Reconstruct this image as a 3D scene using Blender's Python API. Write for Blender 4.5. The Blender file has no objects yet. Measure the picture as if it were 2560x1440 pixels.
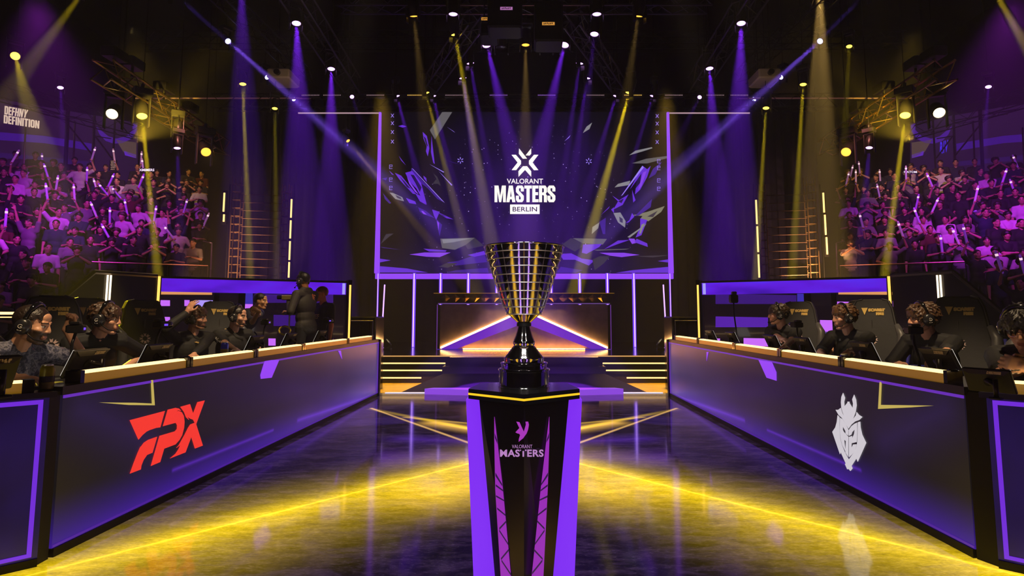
import bpy, bmesh, math, random
from math import pi, sin, cos, tan, atan, atan2, sqrt, radians as R
from mathutils import Vector as V, Matrix, Euler, Quaternion
from mathutils.bvhtree import BVHTree

S = bpy.context.scene
COL = S.collection
# ---------------------------------------------------------------- camera
FPX, PPX, PPY = 1500.0, 1310.0, 637.0          # focal length and principal point of the photograph in pixels (2560x1440)
CAMZ, TILT = 1.29, atan(0.1)
cd = bpy.data.cameras.new('camera')
cam = bpy.data.objects.new('camera', cd)
COL.objects.link(cam)
S.camera = cam
cam.location = (0, 0, CAMZ)
cam.rotation_euler = (pi / 2 + TILT, 0, 0)
cd.sensor_width = 36
cd.lens = 36 * FPX / 2560
cd.shift_x = -(PPX - 1280) / 2560
cd.shift_y = -(720 - PPY) / 2560
cd.clip_start = 0.05
cd.clip_end = 120
# ---------------------------------------------------------------- world, colour, sampling
W = bpy.data.worlds.new('dark_hall')
S.world = W
W.use_nodes = True
W.node_tree.nodes['Background'].inputs[0].default_value = (0.01, 0.006, 0.03, 1)
W.node_tree.nodes['Background'].inputs[1].default_value = 0.0
_s = W.node_tree.nodes.new('ShaderNodeVolumeScatter')       # thin stage haze filling the hall: it carries the light beams
_s.inputs['Color'].default_value = (1, 1, 1, 1)
_s.inputs['Density'].default_value = 0.006
_s.inputs['Anisotropy'].default_value = 0.1
W.node_tree.links.new(_s.outputs[0], W.node_tree.nodes['World Output'].inputs['Volume'])
S.view_settings.view_transform = 'Standard'
S.view_settings.look = 'None'
S.view_settings.exposure = 0.0
S.view_settings.gamma = 1.0
S.view_settings.use_curve_mapping = False
CY = S.cycles
CY.max_bounces = 6
CY.diffuse_bounces = 2
CY.glossy_bounces = 4
CY.transmission_bounces = 4
CY.transparent_max_bounces = 8
CY.volume_bounces = 0
CY.use_denoising = True
CY.use_adaptive_sampling = True
CY.adaptive_threshold = 0.015
CY.sample_clamp_indirect = 6.0
CY.caustics_reflective = False
CY.caustics_refractive = False


def lin(c):
    c = c / 255.0
    return c / 12.92 if c <= 0.04045 else ((c + 0.055) / 1.055) ** 2.4


def rgb(r, g, b):
    return (lin(r), lin(g), lin(b), 1.0)


# ---------------------------------------------------------------- house lights: front wash on the players, washes on the two stands
def spot(name, loc, target, color, energy, deg, blend=0.4, radius=0.1, parent=None):
    l = bpy.data.lights.new(name, 'SPOT')
    l.energy = energy
    l.spot_size = R(deg)
    l.spot_blend = blend
    l.shadow_soft_size = radius
    l.color = color[:3]
    o = bpy.data.objects.new(name, l)
    COL.objects.link(o)
    o.location = loc
    o.rotation_euler = (V(target) - V(loc)).to_track_quat('-Z', 'Y').to_euler()
    if parent is not None:
        o.parent = parent
        o.matrix_parent_inverse = parent.matrix_world.inverted()
    return o


WARM = (1.0, 0.72, 0.42)
VIO = (0.30, 0.05, 1.0)
MAG = (0.58, 0.03, 1.0)
GOLD = (1.0, 0.62, 0.08)
for sx in (-1, 1):
    spot('trophy_key', (sx * 2.6, -2.4, 5.2), (0, 2.66, 1.2), (1.0, 0.9, 0.8), 420, 6, 0.5, 0.16)
    spot('trophy_front', (sx * 1.3, -3.2, 2.9), (0, 2.66, 1.15), (1.0, 0.92, 0.85), 300, 5, 0.5, 0.14)
    spot('trophy_top', (sx * 0.45, 1.2, 5.6), (0, 2.66, 1.15), (1.0, 0.94, 0.88), 520, 9, 0.5, 0.3)
    for k, (xx, yy) in enumerate(((3.1, 3.75), (3.4, 4.85), (3.45, 6.0), (3.35, 6.95), (3.4, 8.5))):
        spot('player_key', (sx * 1.3, yy - 1.9, 7.2), (sx * xx, yy, 1.2), WARM, 2300, 8.5, 0.6, 0.15)
    spot('stand_wash', (sx * 9.4, 11.0, 7.4), (sx * 13.4, 17.6, 3.4), MAG, 2600, 56, 0.8, 0.2)
    spot('stand_wash_near', (sx * 11.0, 8.5, 6.0), (sx * 13.4, 14.0, 2.0), MAG, 420, 56, 0.8, 0.2)
    spot('stand_gold_wash', (sx * 10.5, 15.5, 9.0), (sx * 13.2, 21.0, 5.6), GOLD, 800, 44, 0.8, 0.2)
    spot('stand_side_wash', (sx * 7.6, 13.4, 6.0), (sx * 10.0, 17.2, 3.0), (1.0, 0.30, 0.25), 260, 46, 0.8, 0.2)
# ---------------------------------------------------------------- pixel rays of the photograph -> points in the hall
_ct, _st = cos(TILT), sin(TILT)


def ray(px, py):
    xc, yc = (px - PPX) / FPX, (PPY - py) / FPX
    return V((xc, _ct - yc * _st, _st + yc * _ct))


EYE = V((0, 0, CAMZ))


def at(px, py, Y):
    d = ray(px, py)
    return EYE + d * (Y / d.y)


def ground(px, py, z=0.0):
    d = ray(px, py)
    return EYE + d * ((z - CAMZ) / d.z)


def onplane(px, py, p, n):
    d = ray(px, py)
    return EYE + d * ((V(p) - EYE).dot(n) / d.dot(n))


# ---------------------------------------------------------------- materials
MATS = {}


def mat(name, base=(0.02, 0.02, 0.02, 1), rough=0.5, metal=0.0, emit=None, es=1.0, noise=0.0, nscale=20.0, bump=0.0, coat=0.0, spec=0.5, light=False):
    if name in MATS:
        return MATS[name]
    m = bpy.data.materials.new(name)
    m.use_nodes = True
    nt = m.node_tree
    b = nt.nodes['Principled BSDF']
    b.inputs['Base Color'].default_value = base
    b.inputs['Roughness'].default_value = rough
    b.inputs['Metallic'].default_value = metal
    b.inputs['Specular IOR Level'].default_value = spec
    if coat:
        b.inputs['Coat Weight'].default_value = coat
        b.inputs['Coat Roughness'].default_value = 0.05
    if noise or bump:
        tc = nt.nodes.new('ShaderNodeTexCoord')
        n = nt.nodes.new('ShaderNodeTexNoise')
        n.inputs['Scale'].default_value = nscale
        n.inputs['Detail'].default_value = 4
        nt.links.new(tc.outputs['Object'], n.inputs['Vector'])
        if noise:
            mx = nt.nodes.new('ShaderNodeMix')
            mx.data_type = 'RGBA'
            mx.inputs[6].default_value = tuple(c * (1 - noise) for c in base[:3]) + (1,)
            mx.inputs[7].default_value = tuple(min(1, c * (1 + noise)) for c in base[:3]) + (1,)
            nt.links.new(n.outputs['Fac'], mx.inputs[0])
            nt.links.new(mx.outputs[2], b.inputs['Base Color'])
        if bump:
            bp = nt.nodes.new('ShaderNodeBump')
            bp.inputs['Strength'].default_value = bump
            bp.inputs['Distance'].default_value = 0.01
            nt.links.new(n.outputs['Fac'], bp.inputs['Height'])
            nt.links.new(bp.outputs[0], b.inputs['Normal'])
    if emit is not None:
        b.inputs['Emission Color'].default_value = emit
        b.inputs['Emission Strength'].default_value = es
        if not light:
            m.cycles.emission_sampling = 'NONE'
    MATS[name] = m
    return m


class NG:
    """a few lines of node wiring"""

    def __init__(s, name, base=(0.01, 0.01, 0.012, 1), rough=0.15, coat=0.0, spec=0.5):
        s.m = bpy.data.materials.new(name)
        MATS[name] = s.m
        s.m.use_nodes = True
        s.nt = s.m.node_tree
        s.b = s.nt.nodes['Principled BSDF']
        s.b.inputs['Base Color'].default_value = base
        s.b.inputs['Roughness'].default_value = rough
        s.b.inputs['Coat Weight'].default_value = coat
        s.m.cycles.emission_sampling = 'NONE'
        s.b.inputs['Specular IOR Level'].default_value = spec

    def set(s, sock, v):
        if isinstance(v, bpy.types.NodeSocket):
            s.nt.links.new(v, sock)
        else:
            sock.default_value = v

    def math(s, op, a, b=0.0, c=0.0, clamp=False):
        n = s.nt.nodes.new('ShaderNodeMath')
        n.operation = op
        n.use_clamp = clamp
        s.set(n.inputs[0], a)
        s.set(n.inputs[1], b)
        s.set(n.inputs[2], c)
        return n.outputs[0]

    def coord(s, kind='Object'):
        t = s.nt.nodes.new('ShaderNodeTexCoord')
        return t.outputs[kind]

    def xyz(s, v):
        n = s.nt.nodes.new('ShaderNodeSeparateXYZ')
        s.nt.links.new(v, n.inputs[0])
        return n.outputs

    def noise(s, vec, scale, detail=3, rough=0.5, out='Fac'):
        n = s.nt.nodes.new('ShaderNodeTexNoise')
        n.inputs['Scale'].default_value = scale
        n.inputs['Detail'].default_value = detail
        n.inputs['Roughness'].default_value = rough
        s.nt.links.new(vec, n.inputs['Vector'])
        return n.outputs[out]

    def mapping(s, vec, scale=(1, 1, 1), rot=(0, 0, 0), loc=(0, 0, 0)):
        n = s.nt.nodes.new('ShaderNodeMapping')
        n.inputs['Scale'].default_value = scale
        n.inputs['Rotation'].default_value = rot
        n.inputs['Location'].default_value = loc
        s.nt.links.new(vec, n.inputs['Vector'])
        return n.outputs[0]

    def ramp(s, fac, stops):
        n = s.nt.nodes.new('ShaderNodeValToRGB')
        e = n.color_ramp.elements
        while len(e) < len(stops):
            e.new(0.5)
        for k, (p, c) in zip(e, stops):
            k.position = p
            k.color = c
        s.nt.links.new(fac, n.inputs[0])
        return n.outputs[0]

    def scale(s, col, f):
        n = s.nt.nodes.new('ShaderNodeVectorMath')
        n.operation = 'SCALE'
        s.set(n.inputs[0], col if isinstance(col, bpy.types.NodeSocket) else col[:3])
        s.set(n.inputs['Scale'], f)
        return n.outputs[0]

    def add(s, a, b):
        n = s.nt.nodes.new('ShaderNodeVectorMath')
        n.operation = 'ADD'
        s.set(n.inputs[0], a)
        s.set(n.inputs[1], b)
        return n.outputs[0]

    def mix(s, f, a, b):
        n = s.nt.nodes.new('ShaderNodeMix')
        n.data_type = 'RGBA'
        s.set(n.inputs[0], f)
        s.set(n.inputs[6], a)
        s.set(n.inputs[7], b)
        return n.outputs[2]

    def emit(s, col, st=1.0):
        s.set(s.b.inputs['Emission Color'], col)
        s.set(s.b.inputs['Emission Strength'], st)
        return s.m

    def line(s, X, Y, p, q, w, soft=0.0):
        """brightness 1 on the segment p-q of the X/Y sockets, falling to 0 at distance w"""
        px, py = p
        dx, dy = q[0] - px, q[1] - py
        L2 = dx * dx + dy * dy
        ax = s.math('SUBTRACT', X, px)
        ay = s.math('SUBTRACT', Y, py)
        t = s.math('MULTIPLY', ax, dx / L2)
        t = s.math('MULTIPLY_ADD', ay, dy / L2, t, clamp=True)
        ex = s.math('MULTIPLY_ADD', t, -dx, ax)
        ey = s.math('MULTIPLY_ADD', t, -dy, ay)
        d = s.math('SQRT', s.math('ADD', s.math('MULTIPLY', ex, ex), s.math('MULTIPLY', ey, ey)))
        f = s.math('SUBTRACT', 1.0, s.math('DIVIDE', d, w), clamp=True)
        return s.math('POWER', f, 2.0 if soft else 1.0), t


# ---------------------------------------------------------------- mesh building
class MB:
    def __init__(s):
        s.v, s.f, s.mi, s.cur = [], [], [], 0

    def add(s, vs, fs):
        o = len(s.v)
        s.v += [tuple(p) for p in vs]
        s.f += [tuple(i + o for i in f) for f in fs]
        s.mi += [s.cur] * len(fs)
        return s

    def use(s, i):
        s.cur = i
        return s

    def box(s, x0, x1, y0, y1, z0, z1, M=None):
        vs = [V((x, y, z)) for x in (x0, x1) for y in (y0, y1) for z in (z0, z1)]
        if M is not None:
            vs = [M @ p for p in vs]
        return s.add(vs, [(0, 1, 3, 2), (4, 6, 7, 5), (0, 4, 5, 1), (2, 3, 7, 6), (0, 2, 6, 4), (1, 5, 7, 3)])

    def cbox(s, c, size, M=None):
        a, b, d = (k / 2 for k in size)
        return s.box(c[0] - a, c[0] + a, c[1] - b, c[1] + b, c[2] - d, c[2] + d, M)

    def bbox(s, x0, x1, y0, y1, z0, z1, r=0.01, M=None):
        """box with chamfered vertical and horizontal edges"""
        a, b, c, d, e, g = x0, x1, y0, y1, z0, z1
        ring = lambda k, z: [(a + k + r * 0, c + r + k, z), (a + r + k, c + k, z), (b - r - k, c + k, z), (b - k, c + r + k, z),
                             (b - k, d - r - k, z), (b - r - k, d - k, z), (a + r + k, d - k, z), (a + k, d - r - k, z)]
        rows = ring(r, e) + ring(0, e + r) + ring(0, g - r) + ring(r, g)
        rows = [V(p) for p in rows]
        if M is not None:
            rows = [M @ p for p in rows]
        fs = [tuple(range(7, -1, -1)), tuple(range(24, 32))]
        for k in range(3):
            for i in range(8):
                j = (i + 1) % 8
                fs.append((k * 8 + i, k * 8 + j, k * 8 + 8 + j, k * 8 + 8 + i))
        return s.add(rows, fs)

    def tube(s, p, q, r, r2=None, n=8, caps=True):
        p, q = V(p), V(q)
        r2 = r if r2 is None else r2
        d = q - p
        if d.length < 1e-7:
            return s
        z = d.normalized()
        x = z.orthogonal().normalized()
        y = z.cross(x)
        vs = []
        for c, k in ((p, r), (q, r2)):
            vs += [c + (x * cos(2 * pi * i / n) + y * sin(2 * pi * i / n)) * k for i in range(n)]
        fs = [(i, (i + 1) % n, n + (i + 1) % n, n + i) for i in range(n)]
        if caps:
            fs += [tuple(range(n - 1, -1, -1)), tuple(range(n, 2 * n))]
        return s.add(vs, fs)

    def path(s, pts, r, n=8, closed=False):
        pts = [V(p) for p in pts]
        rs = r if isinstance(r, (list, tuple)) else [r] * len(pts)
        m = len(pts)
        vs, prev = [], None
        for i, p in enumerate(pts):
            if closed:
                t = pts[(i + 1) % m] - pts[i - 1]
            else:
                t = pts[min(i + 1, m - 1)] - pts[max(i - 1, 0)]
            t.normalize()
            x = t.orthogonal().normalized() if prev is None else (prev - t * prev.dot(t)).normalized()
            prev = x
            y = t.cross(x)
            vs += [p + (x * cos(2 * pi * k / n) + y * sin(2 * pi * k / n)) * rs[i] for k in range(n)]
        fs = []
        for i in range(m if closed else m - 1):
            a, b = i * n, ((i + 1) % m) * n
            fs += [(a + k, a + (k + 1) % n, b + (k + 1) % n, b + k) for k in range(n)]
        if not closed:
            fs += [tuple(range(n - 1, -1, -1)), tuple(range((m - 1) * n, m * n))]
        return s.add(vs, fs)

    def ball(s, c, r, seg=12, rings=8, M=None):
        rx, ry, rz = r if isinstance(r, (tuple, list)) else (r, r, r)
        vs = [V((0, 0, rz))]
        for i in range(1, rings):
            a = pi * i / rings
            vs += [V((rx * sin(a) * cos(2 * pi * k / seg), ry * sin(a) * sin(2 * pi * k / seg), rz * cos(a))) for k in range(seg)]
        vs.append(V((0, 0, -rz)))
        fs = [(0, 1 + k, 1 + (k + 1) % seg) for k in range(seg)]
        for i in range(rings - 2):
            a = 1 + i * seg
            fs += [(a + k, a + seg + k, a + seg + (k + 1) % seg, a + (k + 1) % seg) for k in range(seg)]
        a = 1 + (rings - 2) * seg
        fs += [(len(vs) - 1, a + (k + 1) % seg, a + k) for k in range(seg)]
        c = V(c)
        vs = [(M @ p if M is not None else p) + c for p in vs]
        return s.add(vs, fs)

    def caps(s, p, q, r, r2=None, n=10):
        """tapered limb with round ends"""
        p, q = V(p), V(q)
        r2 = r if r2 is None else r2
        s.tube(p, q, r, r2, n)
        s.ball(p, r, n, 6)
        s.ball(q, r2, n, 6)
        return s

    def lathe(s, prof, n=48, M=None, sharp=None):
        vs = []
        for (r, z) in prof:
            vs += [V((r * cos(2 * pi * k / n), r * sin(2 * pi * k / n), z)) for k in range(n)]
        if M is not None:
            vs = [M @ p for p in vs]
        fs = []
        for i in range(len(prof) - 1):
            a, b = i * n, (i + 1) * n
            fs += [(a + k, a + (k + 1) % n, b + (k + 1) % n, b + k) for k in range(n)]
        if prof[0][0] > 1e-6:
            fs.append(tuple(range(n - 1, -1, -1)))
        if prof[-1][0] > 1e-6:
            fs.append(tuple(range((len(prof) - 1) * n, len(prof) * n)))
        return s.add(vs, fs)

    def prism(s, poly, vec):
        """polygon of 3-D points pushed along vec; concave outlines are triangulated"""
        from mathutils.geometry import tessellate_polygon
        P = [V(p) for p in poly]
        vec = V(vec)
        m = len(P)
        tr = [t for t in tessellate_polygon([P])]
        nrm = V((0, 0, 0))
        for i in range(m):
            nrm += P[i].cross(P[(i + 1) % m])
        flip = nrm.dot(vec) > 0
        fs = []
        for t in tr:
            tn = (P[t[1]] - P[t[0]]).cross(P[t[2]] - P[t[0]])
            if tn.dot(vec) > 0:
                t = (t[0], t[2], t[1])
            fs.append(tuple(t))
            fs.append(tuple(i + m for i in (t[0], t[2], t[1])))
        for i in range(m):
            j = (i + 1) % m
            fs.append((i, j, m + j, m + i) if flip else (j, i, m + i, m + j))
        return s.add(P + [p + vec for p in P], fs)

    def quad(s, a, b, c, d):
        return s.add([a, b, c, d], [(0, 1, 2, 3)])

    def xform(s, M):
        s.v = [tuple(M @ V(p)) for p in s.v]
        return s

    def mesh(s, name, mats, smooth=False, angle=None):
        me = bpy.data.meshes.new(name)
        me.from_pydata(s.v, [], s.f)
        for m in (mats if isinstance(mats, (list, tuple)) else [mats]):
            me.materials.append(m)
        if any(s.mi):
            me.polygons.foreach_set('material_index', s.mi)
        if smooth:
            me.polygons.foreach_set('use_smooth', [True] * len(me.polygons))
            if angle:
                me.set_sharp_from_angle(angle=R(angle))
        me.update()
        return me

    def build(s, name, mats, parent=None, smooth=False, angle=None, loc=None):
        o = bpy.data.objects.new(name, s.mesh(name, mats, smooth, angle))
        COL.objects.link(o)
        if loc is not None:
            o.location = loc
        if parent is not None:
            o.parent = parent
        return o


def tag(o, label=None, cat=None, group=None, kind=None):
    if label:
        o['label'] = label
    if cat:
        o['category'] = cat
    if group:
        o['group'] = group
    if kind:
        o['kind'] = kind
    return o


def struct(name, mb, m, **k):
    return tag(mb.build(name, m, **k), kind='structure')


def empty(name, loc=(0, 0, 0), rz=0.0, label=None, cat=None, group=None):
    o = bpy.data.objects.new(name, None)
    COL.objects.link(o)
    o.location = loc
    o.rotation_euler = (0, 0, rz)
    o.empty_display_size = 0.1
    return tag(o, label, cat, group)


def nest(root, part, *names):
    """hang the named children of a thing under one of its parts (thing > part > sub-part)"""
    p = part if not isinstance(part, str) else [c for c in root.children if c.name.split('.')[0] == part][0]
    for c in list(root.children):
        if c is not p and c.name.split('.')[0] in names:
            m = c.matrix_basis.copy()
            c.parent = p
            c.matrix_parent_inverse = Matrix()
            c.matrix_basis = p.matrix_basis.inverted() @ m



def copy_tree(o, parent=None):
    c = o.copy()
    COL.objects.link(c)
    if parent is not None:
        c.parent = parent
    for ch in list(o.children):
        copy_tree(ch, c)
    return c


def text_mb(txt, size=1.0, sx=1.0, bold=0.0, depth=0.0, align='CENTER', shear=0.0, spacing=1.0):
    """lettering as a mesh in the local XZ plane facing -Y"""
    cu = bpy.data.curves.new('lettering', 'FONT')
    cu.body = txt
    cu.size = size
    cu.offset = bold
    cu.extrude = depth
    cu.align_x = align
    cu.align_y = 'CENTER'
    cu.shear = shear
    cu.space_character = spacing
    cu.resolution_u = 3
    o = bpy.data.objects.new('lettering', cu)
    COL.objects.link(o)
    dg = bpy.context.evaluated_depsgraph_get()
    me = bpy.data.meshes.new_from_object(o.evaluated_get(dg))
    mb = MB()
    mb.add([(v.co.x * sx, -v.co.z, v.co.y) for v in me.vertices], [tuple(p.vertices) for p in me.polygons])
    bpy.data.objects.remove(o)
    bpy.data.curves.remove(cu)
    bpy.data.meshes.remove(me)
    return mb


# block lettering for the heavy condensed words, on a 5 x 7 grid of strokes
BLOCK = {
    'M': [[(0, 0), (0, 7), (1.75, 7), (2.5, 2.6), (3.25, 7), (5, 7), (5, 0), (3.75, 0), (3.75, 4.4), (2.95, 0), (2.05, 0), (1.25, 4.4), (1.25, 0)]],
    'A': [[(0, 0), (1.15, 7), (2.85, 7), (4, 0), (2.6, 0), (2.42, 1.2), (1.58, 1.2), (1.4, 0)], [(1.72, 2.3), (2.0, 4.9), (2.28, 2.3)]],
    'S': [[(0, 1), (0, 2.75), (1.35, 2.75), (1.35, 1.15), (2.1, 1.15), (2.1, 2.1), (0, 4.3), (0, 6), (.7, 7), (2.8, 7), (3.5, 6), (3.5, 4.5), (2.15, 4.5), (2.15, 5.85), (1.35, 5.85), (1.35, 4.9), (3.5, 2.7), (3.5, 1), (2.8, 0), (.7, 0)]],
    'T': [[(0, 5.75), (0, 7), (3.3, 7), (3.3, 5.75), (2.35, 5.75), (2.35, 0), (.95, 0), (.95, 5.75)]],
    'E': [[(0, 0), (0, 7), (2.7, 7), (2.7, 5.75), (1.35, 5.75), (1.35, 4.2), (2.55, 4.2), (2.55, 2.95), (1.35, 2.95), (1.35, 1.25), (2.75, 1.25), (2.75, 0)]],
    'R': [[(0, 0), (0, 7), (2.8, 7), (3.5, 6), (3.5, 4.3), (2.95, 3.5), (3.5, 2.8), (3.5, 0), (2.15, 0), (2.15, 2.7), (1.85, 3), (1.35, 3), (1.35, 0)], [(1.35, 4.1), (1.9, 4.1), (2.15, 4.4), (2.15, 5.6), (1.9, 5.85), (1.35, 5.85)]],
    'D': [[(0, 0), (0, 7), (2.7, 7), (3.4, 6), (3.4, 1), (2.7, 0)], [(1.35, 1.2), (1.8, 1.2), (2.05, 1.5), (2.05, 5.5), (1.8, 5.8), (1.35, 5.8)]],
    'F': [[(0, 0), (0, 7), (2.7, 7), (2.7, 5.75), (1.35, 5.75), (1.35, 4.2), (2.55, 4.2), (2.55, 2.95), (1.35, 2.95), (1.35, 0)]],
    'I': [[(0, 0), (0, 7), (1.35, 7), (1.35, 0)]],
    'N': [[(0, 0), (0, 7), (1.3, 7), (2.3, 3.2), (2.3, 7), (3.55, 7), (3.55, 0), (2.25, 0), (1.25, 3.8), (1.25, 0)]],
    'O': [[(0, 1), (0, 6), (.7, 7), (2.8, 7), (3.5, 6), (3.5, 1), (2.8, 0), (.7, 0)], [(1.35, 1.4), (1.6, 1.15), (1.9, 1.15), (2.15, 1.4), (2.15, 5.6), (1.9, 5.85), (1.6, 5.85), (1.35, 5.6)]],
    'Y': [[(0, 7), (1.35, 7), (1.85, 4.5), (2.35, 7), (3.7, 7), (2.5, 3), (2.5, 0), (1.2, 0), (1.2, 3)]],
    'H': [[(0, 0), (0, 7), (1.35, 7), (1.35, 4.2), (2.2, 4.2), (2.2, 7), (3.55, 7), (3.55, 0), (2.2, 0), (2.2, 2.95), (1.35, 2.95), (1.35, 0)]],
}


def flat_faces(loops):
    from mathutils.geometry import tessellate_polygon
    L = [[V((x, y, 0)) for x, y in lp] for lp in loops]
    tr = tessellate_polygon(L)
    return [p for lp in L for p in lp], [tuple(t) for t in tr]


def block_mb(word, gap=0.3):
    """block letters, x from 0, y from 0 to 7, flat in local XY -> returned with its width"""
    mb = MB()
    x = 0.0
    for ch in word:
        if ch == ' ':
            x += 2
            continue
        vs, fs = flat_faces(BLOCK[ch])
        out = []
        for t in fs:
            a, b, c = (vs[i] for i in t)
            out.append(t if (b - a).cross(c - a).z > 0 else (t[0], t[2], t[1]))
        mb.add([(p.x + x, p.y, 0) for p in vs], out)
        x += max(p[0] for p in BLOCK[ch][0]) + gap
    return mb, x - gap


def poly_px(loops, zoom, off, fn, thick, name, m, parent=None):
    """flat emblem traced in zoom pixels, laid by fn(px, py) on the surface it is printed on, given a small thickness along `thick`"""
    from mathutils.geometry import tessellate_polygon
    mb = MB()
    for shape in loops:
        rings = shape if isinstance(shape[0][0], (tuple, list)) else [shape]
        L2 = [[V((x, -y, 0)) for x, y in rg] for rg in rings]
        tr = tessellate_polygon(L2)
        P = [fn(off[0] + x / zoom, off[1] + y / zoom) for rg in rings for x, y in rg]
        n = len(P)
        t = V(thick)
        fs = []
        for k in tr:
            a, b, c = (P[i] for i in k)
            if (b - a).cross(c - a).dot(t) < 0:
                k = (k[0], k[2], k[1])
            fs.append(tuple(i + n for i in k))
            fs.append((k[0], k[2], k[1]))
        base = 0
        for rg in rings:
            m_ = len(rg)
            for i in range(m_):
                j = (i + 1) % m_
                fs.append((base + i, base + j, n + base + j, n + base + i))
            base += m_
        mb.add(P + [p + t for p in P], fs)
    return mb.build(name, m, parent)


# ---------------------------------------------------------------- shared materials
M_BLACK = mat('black_paint', (0.005, 0.005, 0.006, 1), 0.45, spec=.2, noise=0.2, nscale=30)
M_GLOSSB = mat('gloss_black', (0.004, 0.004, 0.005, 1), 0.12, coat=0.5)
M_DARKMETAL = mat('dark_metal', (0.03, 0.03, 0.033, 1), 0.35, 0.9, noise=0.25, nscale=40)
M_ALU = mat('truss_aluminium', (0.30, 0.29, 0.28, 1), 0.32, 1.0, noise=0.15, nscale=60)
M_BLKTRUSS = mat('black_truss_tube', (0.012, 0.012, 0.014, 1), 0.35, 0.5, spec=.3)
M_DRAPE = mat('black_drape', (0.006, 0.006, 0.010, 1), 0.9, noise=0.4, nscale=3, bump=0.4)
M_STAGE = mat('stage_black_lacquer', (0.008, 0.007, 0.009, 1), 0.16, noise=0.2, nscale=6)
M_GOLDBAR = mat('warm_light_diffuser', (0.5, 0.35, 0.12, 1), 0.4, emit=rgb(255, 214, 140), es=2.4, light=False)
M_WARMLED = mat('warm_led_strip', (0.4, 0.3, 0.1, 1), 0.4, emit=rgb(255, 205, 125), es=2.2)
M_PURPLE = mat('purple_led_glow', (0.05, 0.02, 0.1, 1), 0.4, emit=rgb(152, 72, 255), es=1.0)
M_PTUBE = mat('violet_tube_glow', (0.05, 0.02, 0.1, 1), 0.4, emit=rgb(186, 142, 255), es=2.6)
M_WHITE = mat('white_led_pixels', (0.05, 0.05, 0.05, 1), 0.4, emit=rgb(246, 240, 232), es=1.25)
M_CHROME = mat('polished_silver', (0.82, 0.80, 0.80, 1), 0.06, 1.0, noise=0.03, nscale=8)
# ================================================================ THE HALL
HX, HY0, HY1, HZ = 18.6, -4.0, 27.0, 13.5
M_WALL = mat('hall_wall_black', (0.004, 0.004, 0.007, 1), 0.9, spec=.03, noise=0.4, nscale=2.0, bump=0.15)
struct('wall_back', MB().box(-HX, HX, HY1, HY1 + 0.2, -0.2, HZ), M_WALL)
struct('wall_left', MB().box(-HX - 0.2, -HX, HY0, HY1 + 0.2, -0.2, HZ), M_WALL)
struct('wall_right', MB().box(HX, HX + 0.2, HY0, HY1 + 0.2, -0.2, HZ), M_WALL)
struct('wall_front', MB().box(-HX, HX, HY0 - 0.2, HY0, -0.2, HZ), M_WALL)
struct('ceiling', MB().box(-HX, HX, HY0, HY1, HZ, HZ + 0.2), M_WALL)
struct('floor_concrete', MB().box(-HX, HX, HY0, HY1 + 0.2, -0.25, -0.06), mat('concrete_dark', (0.006, 0.005, 0.007, 1), 0.6, spec=.2, noise=0.3, nscale=4))

# ---------------------------------------------------------------- LED floor of the aisle
g = NG('led_floor', (0.004, 0.003, 0.005, 1), 0.13, 0.0, 0.6)
X, Y, Z = g.xyz(g.coord())
AX = g.math('ABSOLUTE', X)
vec = g.coord()
n1 = g.noise(g.mapping(vec, (1.0, 2.6, 1)), 2.2, 8, 0.62)
n2 = g.noise(g.mapping(vec, (0.7, 1.6, 1), loc=(3, 7, 0)), 9.0, 6, 0.7)
n3 = g.noise(vec, 0.9, 3)
n4 = g.noise(g.mapping(vec, (.8, 1.8, 1)), 42.0, 5, .7)
marble = g.ramp(n1, [(0.40, (0, 0, 0, 1)), (0.50, rgb(30, 18, 44)), (0.56, rgb(70, 48, 88)), (0.61, rgb(38, 24, 56)), (0.70, (0, 0, 0, 1))])
vein = g.ramp(n2, [(0.50, (0, 0, 0, 1)), (0.60, rgb(60, 44, 66)), (0.68, rgb(20, 12, 26)), (0.8, (0, 0, 0, 1))])
speck = g.ramp(n4, [(0.56, (0, 0, 0, 1)), (0.66, rgb(120, 104, 128)), (0.75, rgb(150, 130, 150))])
base = g.add(g.scale(marble, 0.30), g.add(g.scale(vein, 0.30), g.scale(speck, g.math('MULTIPLY', n1, 0.34))))
tot = g.add(base, rgb(4, 2, 6)[:3])
grain = g.math('MULTIPLY', g.math('MULTIPLY_ADD', n2, 1.3, 0.25), g.math('MULTIPLY_ADD', n4, 1.2, 0.35))
big = g.math('MULTIPLY_ADD', n3, 0.9, 0.5)
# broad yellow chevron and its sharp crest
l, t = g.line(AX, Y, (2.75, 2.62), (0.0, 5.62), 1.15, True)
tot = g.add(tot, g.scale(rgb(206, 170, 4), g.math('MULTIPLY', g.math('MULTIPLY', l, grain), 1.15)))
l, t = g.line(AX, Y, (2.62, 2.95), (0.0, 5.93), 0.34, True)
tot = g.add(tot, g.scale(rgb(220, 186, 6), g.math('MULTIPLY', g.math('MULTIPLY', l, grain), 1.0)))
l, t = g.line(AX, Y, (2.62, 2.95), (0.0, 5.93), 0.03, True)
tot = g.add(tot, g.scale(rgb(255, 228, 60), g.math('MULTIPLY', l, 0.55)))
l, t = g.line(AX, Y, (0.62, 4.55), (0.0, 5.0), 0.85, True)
tot = g.add(tot, g.scale(rgb(230, 184, 20), g.math('MULTIPLY', g.math('MULTIPLY', l, grain), 1.2)))
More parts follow.
